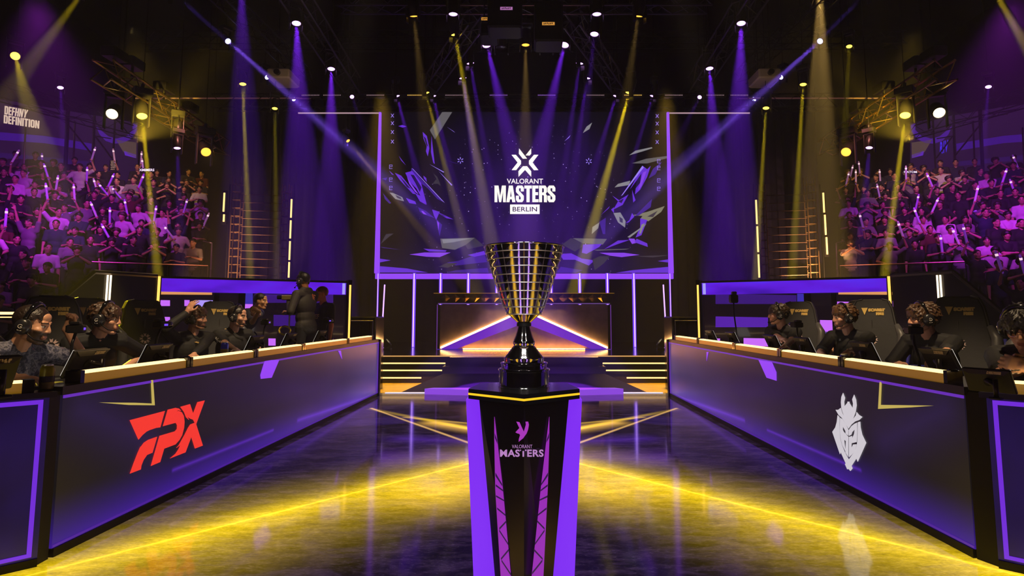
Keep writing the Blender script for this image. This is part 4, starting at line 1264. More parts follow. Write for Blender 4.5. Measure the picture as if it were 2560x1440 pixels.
# ================================================================ LADDER TOWERS AND VERTICAL LIGHT TUBES
for sx in (-1, 1):
    lbl = 'left' if sx < 0 else 'right'
    tw = empty('scaffold_tower', (sx * 7.1, 15.0, -.06), 0, 'dim scaffold tower of two ladders and cross bars %s of the screen' % lbl, 'tower', 'scaffold towers')
    X0, Y0 = sx * 7.1, 15.0
    def lad(xa, xb, zt, yo):
        m = MB()
        for x in (xa, xb):
            for y in (yo, yo + .16):
                m.tube((x, y, 0), (x, y, zt), .014, n=6)
        z = .15
        while z < zt - .1:
            m.tube((xa, yo, z), (xb, yo, z), .012, n=5).tube((xa, yo + .16, z), (xb, yo + .16, z), .010, n=5).tube((xa, yo, z), (xa, yo + .16, z), .01, n=5)
            z += .205
        return m
    at_x = lambda px: at(px, 600, 15.0).x
    Mt = mat('bronze_ladder', (.42, .27, .15, 1), .35, .9)
    a, b = at_x(575), at_x(597)
    lad(sx * -a * -1 if False else sx * abs(a) - X0, sx * abs(b) - X0, 4.85, 0).build('ladder', Mt, tw)
    a, b = at_x(701), at_x(718)
    lad(sx * abs(a) - X0, sx * abs(b) - X0, 4.65, 0).build('ladder', Mt, tw)
    z = .3
    while z < 4.6:
        MB().tube((sx * abs(at_x(597)) - X0, .05, z), (sx * abs(at_x(701)) - X0, .05, z - .03), .010, n=5).build('cross_bar', mat('dim_bar', (.20, .12, .10, 1), .4, .7), tw)
        z += .205
    spot('tower_gold', (sx * 7.6, 12.6, 1.0), (sx * 7.5, 15.1, 2.6), (1, .5, .2), 2600, 44, .5, .1)
    ow = ('outer', 'inner')
    tubes = [(561, 482, 529, 'upper outer'), (560, 536, 554, 'lower outer'), (729, 498, 544, 'topmost inner'), (727, 551, 596, 'second inner'), (725, 603, 650, 'third inner'), (723, 655, 694, 'lowest inner')] if sx < 0 else \
        [(2058, 482, 531, 'topmost outer'), (2062, 537, 587, 'middle outer'), (2066, 593, 636, 'lowest outer'), (1890, 500, 560, 'topmost inner'), (1893, 566, 630, 'middle inner'), (1896, 636, 694, 'lowest inner')]
    for px, y0, y1, wd in tubes:
        a, b = at(px, y0, 14.7), at(px, y1, 14.7)
        m = MB().tube((0, 0, 0), (0, 0, a.z - b.z), .022, n=8)
        o = empty('light_tube', (a.x, 14.7, b.z), 0, '%s warm vertical light tube beside the %s ladder tower' % (wd, lbl), 'light tube', 'light tubes by the ladder towers')
        m.build('glowing_tube', mat('warm_tube', (.5, .4, .2, 1), .4, emit=rgb(255, 208, 128), es=1.7), o)
        MB().box(-.06, .06, .02, .062, -.06, a.z - b.z + .06).build('bracket', M_BLACK, o)
    for i, px in enumerate((563, 727) if sx < 0 else (2062, 1893)):
        p = at(px, 700, 14.75)
        tag(MB().tube((0, 0, 0), (0, 0, 4.6), .016, n=6).build('tube_mast', M_BLACK, loc=(p.x, 14.76, -.06)), 'thin black mast carrying the %s light tubes of the %s tower' % (('outer', 'inner')[i], lbl), 'mast')

# ================================================================ TIERED STANDS
ROWS, DV, DZ, ZR0 = 9, 0.74, 0.405, 1.60
STAND, UMAX = {}, {}
M_TIER = mat('stand_tier_black', (.005, .004, .007, 1), .8, spec=.1, noise=.3, nscale=8)
for sx in (-1, 1):
    lbl = 'left' if sx < 0 else 'right'
    O = V((sx * 9.0, 16.6, 0))
    u = V((sx * .88, -.475, 0)).normalized()
    v = V((sx * .475, .88, 0)).normalized()
    STAND[sx] = (O, u, v)
    e = empty('tiered_stand', O, 0, 'black tiered audience stand on the %s of the hall' % lbl, 'stand', 'audience stands')
    for k in range(-4, ROWS):
        u0 = -.25 if k >= 0 else 2.4 + .25 * (-k)
        z1 = ZR0 + k * DZ
        u1 = u0
        while u1 < 8.4:
            q = O + u * (u1 + .1) + v * (k * DV + .36)
            if abs(q.x) > min(HX - .5, 17.55 - (q.y - 18.6) * .2417 - .35 if q.y > 17.6 else 99):
                break
            u1 += .1
        UMAX[sx, k] = u1
        P = [u * u0 + v * (k * DV - .38), u * u1 + v * (k * DV - .38), u * u1 + v * (k * DV + .36), u * u0 + v * (k * DV + .36)]
        MB().prism([V((p.x, p.y, -.06)) for p in P], (0, 0, z1 + .06)).build('tier', M_TIER, e)
    # railing of the front row
    r = empty('stand_railing', O, 0, 'warm lit metal railing along the front row of the %s stand' % lbl, 'railing', 'stand railings')
    zr = 2.62
    f = lambda a, z, b=-.36: u * a + v * b + V((0, 0, z))
    Mr = mat('rail_brass', (.5, .36, .18, 1), .3, .9)
    MB().tube(f(-.2, zr), f(2.6, zr), .022, n=8).build('top_rail', Mr, r)
    MB().tube(f(-.2, zr - .42), f(2.6, zr - .42), .014, n=6).build('middle_rail', M_DARKMETAL, r)
    for a in (-.2, .75, 1.7, 2.6):
        MB().tube(f(a, ZR0, -.36), f(a, zr, -.36), .018, n=6).build('post', Mr if a < 0 else M_DARKMETAL, r)
    s = empty('stair_railing', O, 0, 'violet lit sloping handrail at the inner end of the %s stand' % lbl, 'railing', 'stair railings')
    Mv = mat('rail_violet_paint', (.35, .25, .6, 1), .35, .5)
    MB().path([f(-.28, zr - .1, -.2), f(-.28, zr + .75, .75), f(-.05, zr + .80, .80)], .02, 8).build('handrail', Mv, s)
    MB().tube(f(-.28, ZR0, -.2), f(-.28, zr - .1, -.2), .018, n=6).build('post', Mv, s)
    MB().tube(f(-.28, ZR0 + .3, .75), f(-.28, zr + .75, .75), .018, n=6).build('post', Mv, s)
    # black mass beside the stand
    o = MB().bbox(-.8, .8, -.4, .4, 0, 2.3, .02).build('speaker_tower', M_BLACK, loc=(sx * 8.15, 15.7, -.06))
    tag(o, 'plain black block standing between the %s stand and its ladder tower' % lbl, 'speaker', 'black blocks beside the stands')
    # banner on the side wall
    pa, pb = V((sx * 17.55, 18.6, 0)), V((sx * 16.1, 24.6, 0))
    ex = (pb - pa).normalized()
    nr = V((-ex.y, ex.x, 0))
    if nr.x * sx > 0:
        nr = -nr
    bn = empty('wall_banner', pa, 0, 'long purple banner %s over the %s stand' % ('with bold white slogan' if sx < 0 else 'with small blue sign', lbl), 'banner')
    mir = lambda x: x if sx < 0 else 2620 - x
    zb = 7.2
    onb = lambda x, y, l=0.0: onplane(mir(x / zb), 230 + y / zb, pa + nr * l, nr) - pa
    mk = lambda n_, c_: mat('banner_tone_' + n_, (.02, .01, .03, 1), .6, emit=rgb(*c_), es=1.7)
    mk2 = mk
    top = [onb(-400, 60), onb(2480, 555), onb(2480, 2200), onb(-400, 2200)]
    MB().prism(top, nr * -.03).build('cloth', mk('ground', (26, 9, 38)), bn)
    for nm, c_, pts in (('band', (42, 12, 96), [(-400, 690), (800, 790), (1650, 930), (1640, 1060), (800, 920), (-400, 840)]),
                        ('ring', (52, 17, 108), [(1730, 620), (1790, 760), (1900, 880), (2050, 930), (2200, 920), (2350, 850), (2450, 720), (2470, 600), (2380, 560), (2390, 680), (2280, 790), (2100, 840), (1950, 800), (1820, 690)]),
                        ('wedge', (64, 48, 46), [(2090, 860), (2455, 910), (2450, 1190), (2220, 1080)]), ('wedge_foot', (72, 28, 146), [(2230, 1060), (2450, 1130), (2450, 1190), (2250, 1140)]),
                        ('lower_band', (30, 10, 60), [(-400, 1050), (1600, 1250), (1600, 1330), (-400, 1150)])):
        MB().prism([onb(x, y, .004) for x, y in pts], nr * .004).build('printed_' + nm, mk(nm, c_), bn)
    if sx < 0:
        for wd, q in (('DEFHNY', [(85, 248), (512, 325), (478, 468), (78, 400)]), ('DEFINITION', [(70, 410), (712, 520), (705, 660), (65, 560)])):
            bm, bw = block_mb(wd, .35)
            Q = [V((x, y)) for x, y in q]
            def fm(x, y):
                a = Q[3].lerp(Q[2], x)
                b_ = Q[0].lerp(Q[1], x)
                p = a.lerp(b_, y)
                return onb(p.x, p.y, .012)
            bm.v = [tuple(fm(x / bw, y / 7)) for x, y, z in bm.v]
            bm.build('slogan', mat('slogan_cream', (.5, .4, .35, 1), .5, emit=rgb(226, 196, 176), es=1.), bn)
    else:
        fit_text(text_mb('R1V', 1, .8, .03, shear=.1), lambda x, y: onplane(x, y + (x - 2358) * -.3, pa + nr * .012, nr) - pa, 2360, 368, 21, 30).build('slogan', mat('sign_blue', (.1, .1, .3, 1), .5, emit=rgb(70, 40, 235), es=1.), bn)
    # scaffold in front of the banner
    sf = empty('banner_scaffold', (sx * 15, 20.5, 0), 0, 'thin scaffold frame of poles and braces before the %s banner' % lbl, 'scaffold', 'scaffold frames')
    S0 = V((sx * 15, 20.5, 0))
    ons = lambda x, y: onplane(mir(x / zb), 230 + y / zb, pa + nr * 1.2, nr) - S0
    Mp = mat('scaffold_pole', (.14, .10, .10, 1), .4, .7)
    for (a, b_, rr, nm) in (((1225, 320), (1170, 1500), .06, 'pole'), ((460, 640), (430, 1300), .025, 'pole'), ((1350, 520), (1320, 1300), .03, 'pole'), ((1700, 420), (1670, 1400), .045, 'pole'), ((2075, 470), (2020, 1400), .035, 'pole'),
                            ((560, 310), (1740, 525), .02, 'rail'), ((730, 400), (1200, 470), .014, 'rail'), ((1720, 795), (2000, 840), .02, 'rail'), ((1240, 610), (1660, 1130), .028, 'brace'), ((1720, 800), (2010, 1190), .028, 'brace'), ((880, 350), (1250, 600), .014, 'brace')):
        MB().tube(ons(*a), ons(*b_), rr, n=6).build(nm, M_BLACK if rr > .05 else Mp, sf)
# ================================================================ LIGHTING RIG
def truss(name, p, q, size, label, m=M_BLKTRUSS, r=.022, step=None, grp='black lighting trusses', extra=None):
    p, q = V(p), V(q)
    d = q - p
    L = d.length
    z = d.normalized()
    up = V((0, 0, 1))
    x = z.cross(up).normalized()
    y = x.cross(z)
    e = empty('lighting_truss', p, 0, label, 'truss', grp)
    c4 = [x * (a * size / 2) + y * (b * size / 2) for a, b in ((-1, -1), (1, -1), (1, 1), (-1, 1))]
    for c in c4:
        MB().tube(c, c + d, r, n=6).build('chord', m, e)
    n = max(2, int(L / (step or size)))
    for k in range(4):
        a, b = c4[k], c4[(k + 1) % 4]
        mb = MB().path([(a if i % 2 else b) + d * (i / n) for i in range(n + 1)], r * .55, 4)
        mb.build('lacing', m, e)
    for f_ in (.12, .88):
        c = d * f_ + y * size / 2
        MB().tube(c, V((c.x, c.y, HZ - .03 - p.z)), .008, n=4).build('suspension_wire', M_BLACK, e)
    return e


M_HEAD = mat('fixture_black', (.012, .012, .013, 1), .35, noise=.2, nscale=20)


def lens_mat(kind):
    return {'v': mat('lens_violet', (.2, .1, .3, 1), .3, emit=rgb(214, 150, 255), es=5.0),
            'y': mat('lens_yellow', (.3, .3, .1, 1), .3, emit=rgb(255, 214, 70), es=4.0),
            'b': mat('lens_blue', (.2, .2, .3, 1), .3, emit=rgb(170, 170, 255), es=4.0),
            'w': mat('lens_warm', (.4, .35, .25, 1), .3, emit=rgb(255, 228, 170), es=5.0),
            'o': mat('lens_orange', (.3, .2, .1, 1), .3, emit=rgb(255, 180, 60), es=2.2),
            'x': mat('lens_off', (.05, .05, .05, 1), .1)}[kind]


CV, CYL, CB = (0.22, 0.02, 1.0), (1.0, 0.74, 0.01), (0.24, 0.10, 1.0)
FIX = {}


def head_meshes(r):
    if r in FIX:
        return FIX[r]
    k = r / .08
    hd = MB().lathe([(.03 * k, -.36 * k), (.075 * k, -.34 * k), (.10 * k, -.26 * k), (.105 * k, -.10 * k), (.092 * k, -.07 * k), (.092 * k, .0), (.086 * k, .012 * k), (.081 * k, .0)], 16).mesh('fixture_head', M_HEAD, True, 35)
    ln = MB().lathe([(.081 * k, 0), (.05 * k, .008 * k), (.0, .012 * k)], 16)
    yk = MB().bbox(-.135 * k, -.112 * k, -.05 * k, .05 * k, -.30 * k, .26 * k, .006).bbox(.112 * k, .135 * k, -.05 * k, .05 * k, -.30 * k, .26 * k, .006).box(-.135 * k, .135 * k, -.05 * k, .05 * k, .22 * k, .26 * k).mesh('yoke', M_HEAD)
    bs = MB().bbox(-.15 * k, .15 * k, -.11 * k, .11 * k, .26 * k, .38 * k, .012).tube((0, 0, .38 * k), (0, 0, .47 * k), .03 * k, n=8).mesh('base', M_HEAD)
    FIX[r] = (hd, ln, yk, bs)
    return FIX[r]


def fixture(px, py, z, ax, ay, dyn, kind, label, energy=0, deg=7.0, r=.08, Y=None, grp='moving head lights', soft=.035, blend=.35):
    """a moving head whose lens is seen at px,py; it aims through ax,ay seen dyn further back than the lens"""
    P = at(px, py, Y) if Y else EYE + ray(px, py) * ((z - CAMZ) / ray(px, py).z)
    Q = at(ax, ay, P.y + dyn)
    d = (Q - P).normalized()
    e = empty('hanging_spotlight', P, 0, label, 'stage light', grp)
    hd, ln, yk, bs = head_meshes(r)
    M3 = (-d).to_track_quat('-Z', 'Y').to_matrix().to_4x4()
    pan = atan2(d.y, d.x) + pi / 2 if abs(d.z) < .999 else 0
    ctr = -d * (.16 * r / .08)
    parts = []
    for nm, me, M in (('head', hd, M3), ('yoke', yk, Matrix.Translation(ctr) @ Matrix.Rotation(pan, 4, 'Z')), ('base', bs, Matrix.Translation(ctr) @ Matrix.Rotation(pan, 4, 'Z'))):
        o = bpy.data.objects.new(nm, me)
        COL.objects.link(o)
        o.parent = e
        o.matrix_basis = M
        parts.append(o)
    o = bpy.data.objects.new('lens', ln.mesh('lens', lens_mat(kind)))
    COL.objects.link(o)
    o.parent = parts[0]
    top = ctr + V((0, 0, .45 * r / .08))
    MB().tube(top, V((top.x, top.y, HZ - .03 - P.z)), .009, n=5).build('drop_pipe', M_BLACK, e)
    if energy:
        bpy.context.view_layer.update()
        col = {'v': CV, 'y': CYL, 'b': CB, 'w': (1, .8, .5), 'o': (1, .6, .15)}[kind]
        spot('beam', P + d * .03, Q, col, energy, deg, blend, soft, None).parent = e
        b = e.children[-1] if e.children[-1].type == 'LIGHT' else [c for c in e.children if c.type == 'LIGHT'][0]
        b.location = d * .03
    return e


EV, EY = 36000, 40000
W_ = 'violet'
fx = fixture
# violet beams
fx(741, 58, 7.0, 747, 230, -.3, 'v', 'violet beam light high on the left, upper of two over the diagonal truss', EV * .8, 13)
fx(828, 172, 7.0, 828, 330, -.3, 'v', 'violet beam light on the left, lower of two over the diagonal truss', EV * .9, 12)
fx(1853, 58, 7.0, 1848, 260, -.3, 'v', 'violet beam light high on the right, upper of two over the diagonal truss', EV * .8, 13)
fx(1774, 171, 7.0, 1784, 340, -.3, 'v', 'violet beam light on the right, lower of two over the diagonal truss', EV * .8, 12)
fx(1217, 112, 7.0, 1268, 330, -.6, 'v', 'broad violet beam light left of centre above the screen', EV * 1.0, 9, .09)
fx(1411, 112, 7.0, 1360, 330, -.6, 'v', 'broad violet beam light right of centre above the screen', EV * 1.0, 9, .09)
fx(1176, 158, 7.0, 1222, 430, .2, 'v', 'narrow violet beam light below left of the broad left beam', EV * .9, 5)
fx(1449, 158, 7.0, 1410, 430, .2, 'v', 'narrow violet beam light below right of the broad right beam', EV * .9, 5)
fx(1157, 195, 6.8, 1200, 480, .2, 'v', 'violet beam light meeting the yellow beam left of the emblem', EV * .9, 8)
fx(1467, 195, 6.8, 1435, 430, .2, 'v', 'violet beam light right of the emblem under the inner diagonal truss', EV * .6, 7)
fx(1486, 85, 7.0, 1474, 200, -.2, 'v', 'faint violet beam light beside the black speakers on the right', EV * .25, 6)
fx(1133, 35, 7.0, 1133, 150, 0, 'v', 'unlit beam violet light on the left end of the top truss')
fx(1492, 35, 7.0, 1492, 150, 0, 'v', 'unlit beam violet light on the right end of the top truss')
fx(992, 240, 0, 1045, 440, .1, 'v', 'violet beam light at the left end of the screen truss', EV * .9, 6, .07, 14.7)
fx(1083, 240, 0, 1128, 440, .1, 'v', 'second violet beam light from the left on the screen truss', EV * .6, 7, .07, 14.7)
fx(1540, 240, 0, 1480, 440, .1, 'v', 'second violet beam light from the right on the screen truss', EV * .6, 7, .07, 14.7)
fx(1632, 240, 0, 1582, 400, .1, 'v', 'violet beam light at the right end of the screen truss', EV * .7, 5, .07, 14.7)
fx(1749, 243, 0, 1720, 300, -.8, 'v', 'small violet light outside the right end of the screen truss', EV * .08, 6, .05, 14.7)
fx(880, 242, 0, 900, 300, -.8, 'v', 'small violet light outside the left end of the screen truss', EV * .05, 6, .05, 14.7)
fx(151, 219, 8.4, 155, 290, -.3, 'v', 'faint violet light above the slogan banner on the left', EV * .35, 6)
fx(2471, 217, 8.4, 2465, 290, -.3, 'v', 'faint violet light above the banner on the right', EV * .35, 6)
fx(443, 370, 5.2, 447, 500, -.2, 'v', 'small violet light hanging under the gold lit truss on the left', EV * .3, 7, .07)
fx(2173, 369, 5.2, 2165, 470, -.2, 'v', 'small violet light hanging under the gold lit truss on the right', EV * .3, 8, .07)
fx(603, -60, 7.6, 606, 100, 0, 'v', 'violet light above the top left picture edge with a soft wide beam', EV * .45, 12)
# long diagonal violet rays
for px, py, ax, ay, s_, k in ((570, 103, 735, 248, 'left', 'nearest'), (668, 193, 860, 352, 'left', 'middle'), (735, 248, 985, 468, 'left', 'farthest'), (2050, 103, 1885, 248, 'right', 'nearest'), (1952, 193, 1800, 330, 'right', 'middle'), (1885, 248, 1700, 420, 'right', 'farthest')):
    fx(px, py, 7.2, ax, ay, -1.2, 'b', '%s of three blue white lights throwing the long diagonal ray on the %s' % (k, s_), EV * (4.0 if k == 'nearest' else 2.4), 3.0, .06, None, 'diagonal ray lights')
fx(440, -12, 7.2, 590, 122, .4, 'b', 'blue light at the top edge starting the diagonal ray on the left', EV * .35, 4, .06)
fx(2160, -12, 7.2, 2030, 120, .4, 'b', 'blue light at the top edge starting the diagonal ray on the right', EV * .35, 4, .06)
# yellow beams
fx(1138, 86, 7.0, 1205, 470, .4, 'y', 'strong yellow beam light left of centre falling across the screen', EY * 2.2, 4.5)
fx(1065, 232, 0, 1150, 560, .2, 'y', 'yellow beam light at the lower end of the left inner diagonal truss', EY * 1.4, 4.5, .08, 14.4)
fx(1573, 232, 0, 1478, 580, .2, 'y', 'brightest yellow beam light at the lower end of the right inner diagonal truss', EY * 4.5, 5, .09, 14.4)
fx(1035, 40, 7.0, 1056, 240, .4, 'o', 'dim amber light on the left half of the top truss', EY * .12, 9)
fx(1596, 40, 7.0, 1566, 240, .4, 'o', 'dim amber light on the right half of the top truss', EY * .12, 9)
fx(1314, 112, 7.0, 1314, 300, 0, 'o', 'amber light in the centre below the black speakers', EY * .2, 9)
fx(607, 210, 6.6, 626, 700, -.8, 'y', 'yellow beam light before the left ladder tower, brighter one', EY * 6.0, 2.2, .07)
fx(687, 271, 6.2, 690, 520, -.6, 'y', 'yellow beam light before the left ladder tower, fainter one', EY * 1.6, 2.4, .06)
fx(2008, 211, 6.6, 1988, 560, -.6, 'y', 'yellow beam light before the right ladder tower, farther from the screen', EY * 4.5, 2.6, .07)
fx(1915, 270, 6.2, 1897, 560, -.6, 'y', 'yellow beam light before the right ladder tower, nearer the screen', EY * 5.0, 2.2, .07)
fx(2123, 116, 7.4, 2112, 330, -.6, 'y', 'faint yellow light high above the right stand', EY * .3, 4, .06)
fx(38, 140, 7.4, 66, 245, -2.4, 'y', 'yellow beam light at the left picture edge above the slogan banner', EY * .8, 4, .09)
fx(355, 290, 5.7, 395, 690, -1.4, 'y', 'strong yellow beam light on the gold lit truss over the left stand', EY * 8.0, 2.4, .10)
fx(2263, 288, 5.7, 2222, 610, -1.2, 'y', 'strong yellow beam light on the gold lit truss over the right stand', EY * 8.0, 2.4, .10)
fx(443, 330, 5.6, 425, 680, -1.2, 'y', 'dim yellow beam light in the middle of the left gold lit truss', EY * 2.0, 3.5, .08)
fx(215, -30, 8.0, 15, 240, -1.5, 'y', 'yellow light above the top left corner with a broad slanted beam', EY * .5, 6, .1)
fx(2470, -50, 8.0, 2590, 160, 0, 'y', 'yellow light above the top right corner with a broad slanted beam', EY * .9, 7, .1)
fx(2050, -60, 8.0, 2050, 400, .5, 'o', 'amber light above the picture on the right with a wide faint beam', EY * .9, 12, .1)
fx(870, 352, 0, 1165, 712, -1.5, 'o', 'amber light on a drape bar beside the screen aiming at the host desk', EY * .8, 4, .05, 15.2)
# warm profile lamps on the gold lit trusses
for px, py, ax, ay, s_, k in ((280, 285, 230, 350, 'left', 'outer'), (515, 380, 560, 470, 'left', 'inner'), (2348, 282, 2400, 350, 'right', 'outer'), (2115, 380, 2060, 470, 'right', 'inner')):
    fx(px, py, 5.7 if k == 'outer' else 5.3, ax, ay, -1.4, 'w' if k == 'outer' else 'o', '%s warm profile lamp turned down from the gold lit truss on the %s' % (k, s_), 60, 50, .11, None, 'warm profile lamps')
# trusses
for sx in (-1, 1):
    lb = 'left' if sx < 0 else 'right'
    g = truss('t', (sx * 8.75, 12.0, 6.35), (sx * 8.85, 17.2, 6.15), .42, 'gold lit lighting truss running over the %s stand edge' % lb, mat('truss_gold_lit', (.75, .55, .22, 1), .28, 1.0), .026, .35, 'gold lit trusses')  # yellow light falling on the truss is put into its metal colour
    for k, (y, z) in enumerate(((12.4, 6.75), (13.0, 6.8), (14.2, 6.7), (15.3, 6.6))):
        MB().bbox(-.16, .16, -.22, .22, 0, .22, .02).tube((0, 0, -.2), (0, 0, 0), .03).xform(Matrix.Translation((sx * .05, y - 12.0, z - 6.35))).build('junction_box', M_DARKMETAL, g)
    spot('added_truss_gold_light', (sx * 7.4, 11.2, 4.6), (sx * 8.8, 14.2, 6.25), (1, .62, .05), 7000, 22, .5, .06)  # added lamp without a fixture, stands in for the yellow beams on the truss
    truss('t', (sx * 16.2, 16.4, 8.0), (sx * 14.2, 21.5, 8.0), .5, 'dark lighting truss in front of the banner over the %s stand' % lb, M_BLKTRUSS)
    truss('t', (sx * .95, 11.4, 7.15), (sx * 2.35, 14.5, 7.0), .32, 'inner diagonal truss running down to the screen truss on the %s' % lb, mat('truss_grey', (.12, .11, .12, 1), .35, .9), .02, None, 'inner diagonal trusses')
    truss('t', (sx * 4.35, 8.0, 7.5), (sx * 4.45, 15.0, 7.2), .4, 'outer lighting truss running away over the %s desk' % lb, mat('truss_grey', (.12, .11, .12, 1), .35, .9), .022, None, 'outer overhead trusses')
    truss('t', (sx * 6.3, 8.0, 7.7), (sx * 5.6, 15.0, 7.4), .3, 'slim truss carrying the diagonal ray lights on the %s' % lb, M_BLKTRUSS, .018, None, 'slim ray trusses')
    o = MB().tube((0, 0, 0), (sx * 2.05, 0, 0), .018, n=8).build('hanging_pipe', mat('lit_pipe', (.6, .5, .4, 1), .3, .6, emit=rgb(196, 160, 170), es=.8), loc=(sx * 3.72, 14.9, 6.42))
    MB().tube((sx * 1., 0, 0), (sx * 1., 0, HZ - 6.45), .006, n=4).build('suspension_wire', M_BLACK, o)
    tag(o, 'thin bright pipe lying level %s of the screen top' % lb, 'pipe', 'bright pipes beside the screen')
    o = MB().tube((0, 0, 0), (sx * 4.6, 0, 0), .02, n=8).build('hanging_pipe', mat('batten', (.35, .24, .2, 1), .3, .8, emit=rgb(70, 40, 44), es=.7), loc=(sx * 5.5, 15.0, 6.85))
    MB().tube((sx * 2., 0, 0), (sx * 2., 0, HZ - 6.88), .006, n=4).build('suspension_wire', M_BLACK, o)
    tag(o, 'thin dim level pipe over the %s ladder tower' % lb, 'pipe', 'dim pipes over the towers')
    e = empty('hanging_projector', EYE + ray(PPX + sx * 601, 196) * ((7.0 - CAMZ) / ray(PPX + sx * 601, 196).z), 0, 'boxy projector hanging under the outer truss on the %s' % lb, 'projector', 'projectors')
    MB().bbox(-.27, .27, -.35, .35, -.12, .12, .03).build('body', mat('projector_shell', (.5, .42, .34, 1), .45), e)
    MB().tube((0, -.35, 0), (0, -.43, 0), .07, n=12).build('lens', M_GLOSSB, e)
    MB().tube((-.15, 0, .12), (-.15, 0, HZ - .03 - e.location.z), .012).build('hanger', M_BLACK, e)
    MB().tube((.15, 0, .12), (.15, 0, HZ - .03 - e.location.z), .012).build('hanger', M_BLACK, e)
    p = e.location
    spot('projector_glow', p + V((-sx * .8, -1.2, -1.2)), p, (1, .7, .3), 14 if sx < 0 else 8, 40, .5, .05)
truss('t', (-8.0, 15.05, 6.75), (8.0, 15.05, 6.75), .34, 'long black truss above the top of the screen', M_BLKTRUSS, .02, None, 'cross trusses')
truss('t', (-3.6, 11.1, 7.35), (3.6, 11.1, 7.35), .34, 'black truss across the top of the picture', mat('truss_grey2', (.10, .08, .12, 1), .35, .9), .02, None, 'cross trusses')
truss('t', (-11.5, 17.5, 9.6), (11.5, 17.5, 9.6), .4, 'far black truss high behind the screen truss', M_BLKTRUSS, .02, None, 'cross trusses')
# rows of small blinder lamps on the screen truss
for i, (x0, n, br) in enumerate(((916, 14, 'd'), (1018, 14, 'y'), (1113, 14, 'd'), (1224, 14, 'v'), (1344, 14, 'v'), (1466, 14, 'd'), (1560, 14, 'y'), (1662, 14, 'd'), (754, 12, 'd'), (808, 12, 'd'), (1766, 12, 'd'), (1826, 12, 'd'))):
    p = at(x0, 238, 14.75)
    e = empty('hanging_strip_light', p, 0, 'strip of small lamps, number %s from the left on the screen truss' % ('third fourth fifth sixth seventh eighth ninth tenth first second eleventh twelfth'.split()[i]), 'light bar', 'lamp strips on the screen truss')
    MB().bbox(-.02, .47, 0, .10, -.05, .05, .01).build('housing', M_HEAD, e)
    lp = MB()
    for k in range(n):
        lp.cbox((.016 + k * .034 * 14 / n * .96, -.003, 0), (.016, .006, .03))
    lp.build('lamp_row', mat('lamps_' + br, (.1, .1, .1, 1), .3, emit={'d': rgb(150, 120, 130), 'y': rgb(240, 190, 90), 'v': rgb(150, 100, 200)}[br], es=.8), e)
# black speaker boxes with pale labels
for px, py, Y, w, hgt, lp, col, s_ in ((1262, 30, 10.2, .62, .55, (1266, 21), (190, 120, 190), 'left upper'), (1372, 50, 10.0, .50, .75, (1371, 59), (230, 160, 70), 'right'), (1222, 70, 10.6, .34, .25, (1218, 47), (220, 150, 60), 'left lower')):
    c = at(px, py, Y)
    e = empty('hanging_speaker', c, 0, '%s black speaker cabinet with a pale label at the top centre' % s_, 'speaker', 'hanging speaker cabinets')
    MB().bbox(-w / 2, w / 2, 0, .5, -hgt / 2, hgt / 2, .03).build('body', M_BLACK, e)
    MB().tube((-.1, .2, hgt / 2), (-.1, .2, HZ - .03 - c.z), .012).build('hanger', M_BLACK, e)
    q = at(lp[0], lp[1], Y - .004) - c
    MB().cbox((q.x, -.004, q.z), (.22, .006, .055)).build('label_plate', mat('plate_%s' % s_.replace(' ', '_'), (.4, .3, .2, 1), .5, emit=rgb(*col), es=.75), e)
    mk = MB()
    for k in range(6):
        mk.cbox((q.x - .075 + .028 * k, -.0085, q.z + .004 * ((k * 7) % 3 - 1)), (.016, .003, .022))
    mk.build('label_print', M_BLACK, e)
    nest(e, 'label_plate', 'label_print')
for sx in (-1, 1):
    P = at(PPX + sx * 56, 118, 12.2)
    fixture(PPX + sx * 56, 118, 0, PPX + sx * 56, 240, 0, 'x', 'unlit grey lamp %s of the centre amber light' % ('left' if sx < 0 else 'right'), 0, 7, .09, 12.2, 'unlit lamps')
# ================================================================ FIGURES
def fuse(mb, name, voxel, mats, smooth=3, fac=.5):
    me = mb.mesh(name + '_rough', [])
    o = bpy.data.objects.new('rough', me)
    COL.objects.link(o)
    r = o.modifiers.new('r', 'REMESH')
    r.mode = 'VOXEL'
    r.voxel_size = voxel
    if smooth:
        s = o.modifiers.new('s', 'SMOOTH')
        s.factor = fac
        s.iterations = smooth
    dg = bpy.context.evaluated_depsgraph_get()
    out = bpy.data.meshes.new_from_object(o.evaluated_get(dg))
    out.name = name
    bpy.data.objects.remove(o)
    bpy.data.meshes.remove(me)
    out.materials.clear()
    for m in (mats if isinstance(mats, (list, tuple)) else [mats]):
        out.materials.append(m)
    out.polygons.foreach_set('use_smooth', [True] * len(out.polygons))
    return out


def tint_mat(name, rough=.5, sss=0.0, bumpn=0.0):
    if name in MATS:
        return MATS[name]
    m = bpy.data.materials.new(name)
    m.use_nodes = True
    nt = m.node_tree
    b = nt.nodes['Principled BSDF']
    b.inputs['Roughness'].default_value = rough
    a = nt.nodes.new('ShaderNodeAttribute')
    a.attribute_name = 'tint'
    nt.links.new(a.outputs['Color'], b.inputs['Base Color'])
    MATS[name] = m
    return m


M_SKIN = tint_mat('skin', .48)


def hair_mat(c):
    return mat('hair_%d_%d_%d' % c, rgb(*c), .42, noise=.5, nscale=60, bump=.6)


def ik(sh, wr, l1, l2, pole):
    d = wr - sh
    L = min(d.length, (l1 + l2) * .998)
    z = d.normalized()
    wr2 = sh + z * L
    a = (l1 * l1 - l2 * l2 + L * L) / (2 * L)
    h = sqrt(max(0, l1 * l1 - a * a))
    p = (V(pole) - sh)
    p = (p - z * p.dot(z))
    p = p.normalized() if p.length > 1e-5 else V((0, 0, -1))
    return sh + z * a + p * h, wr2


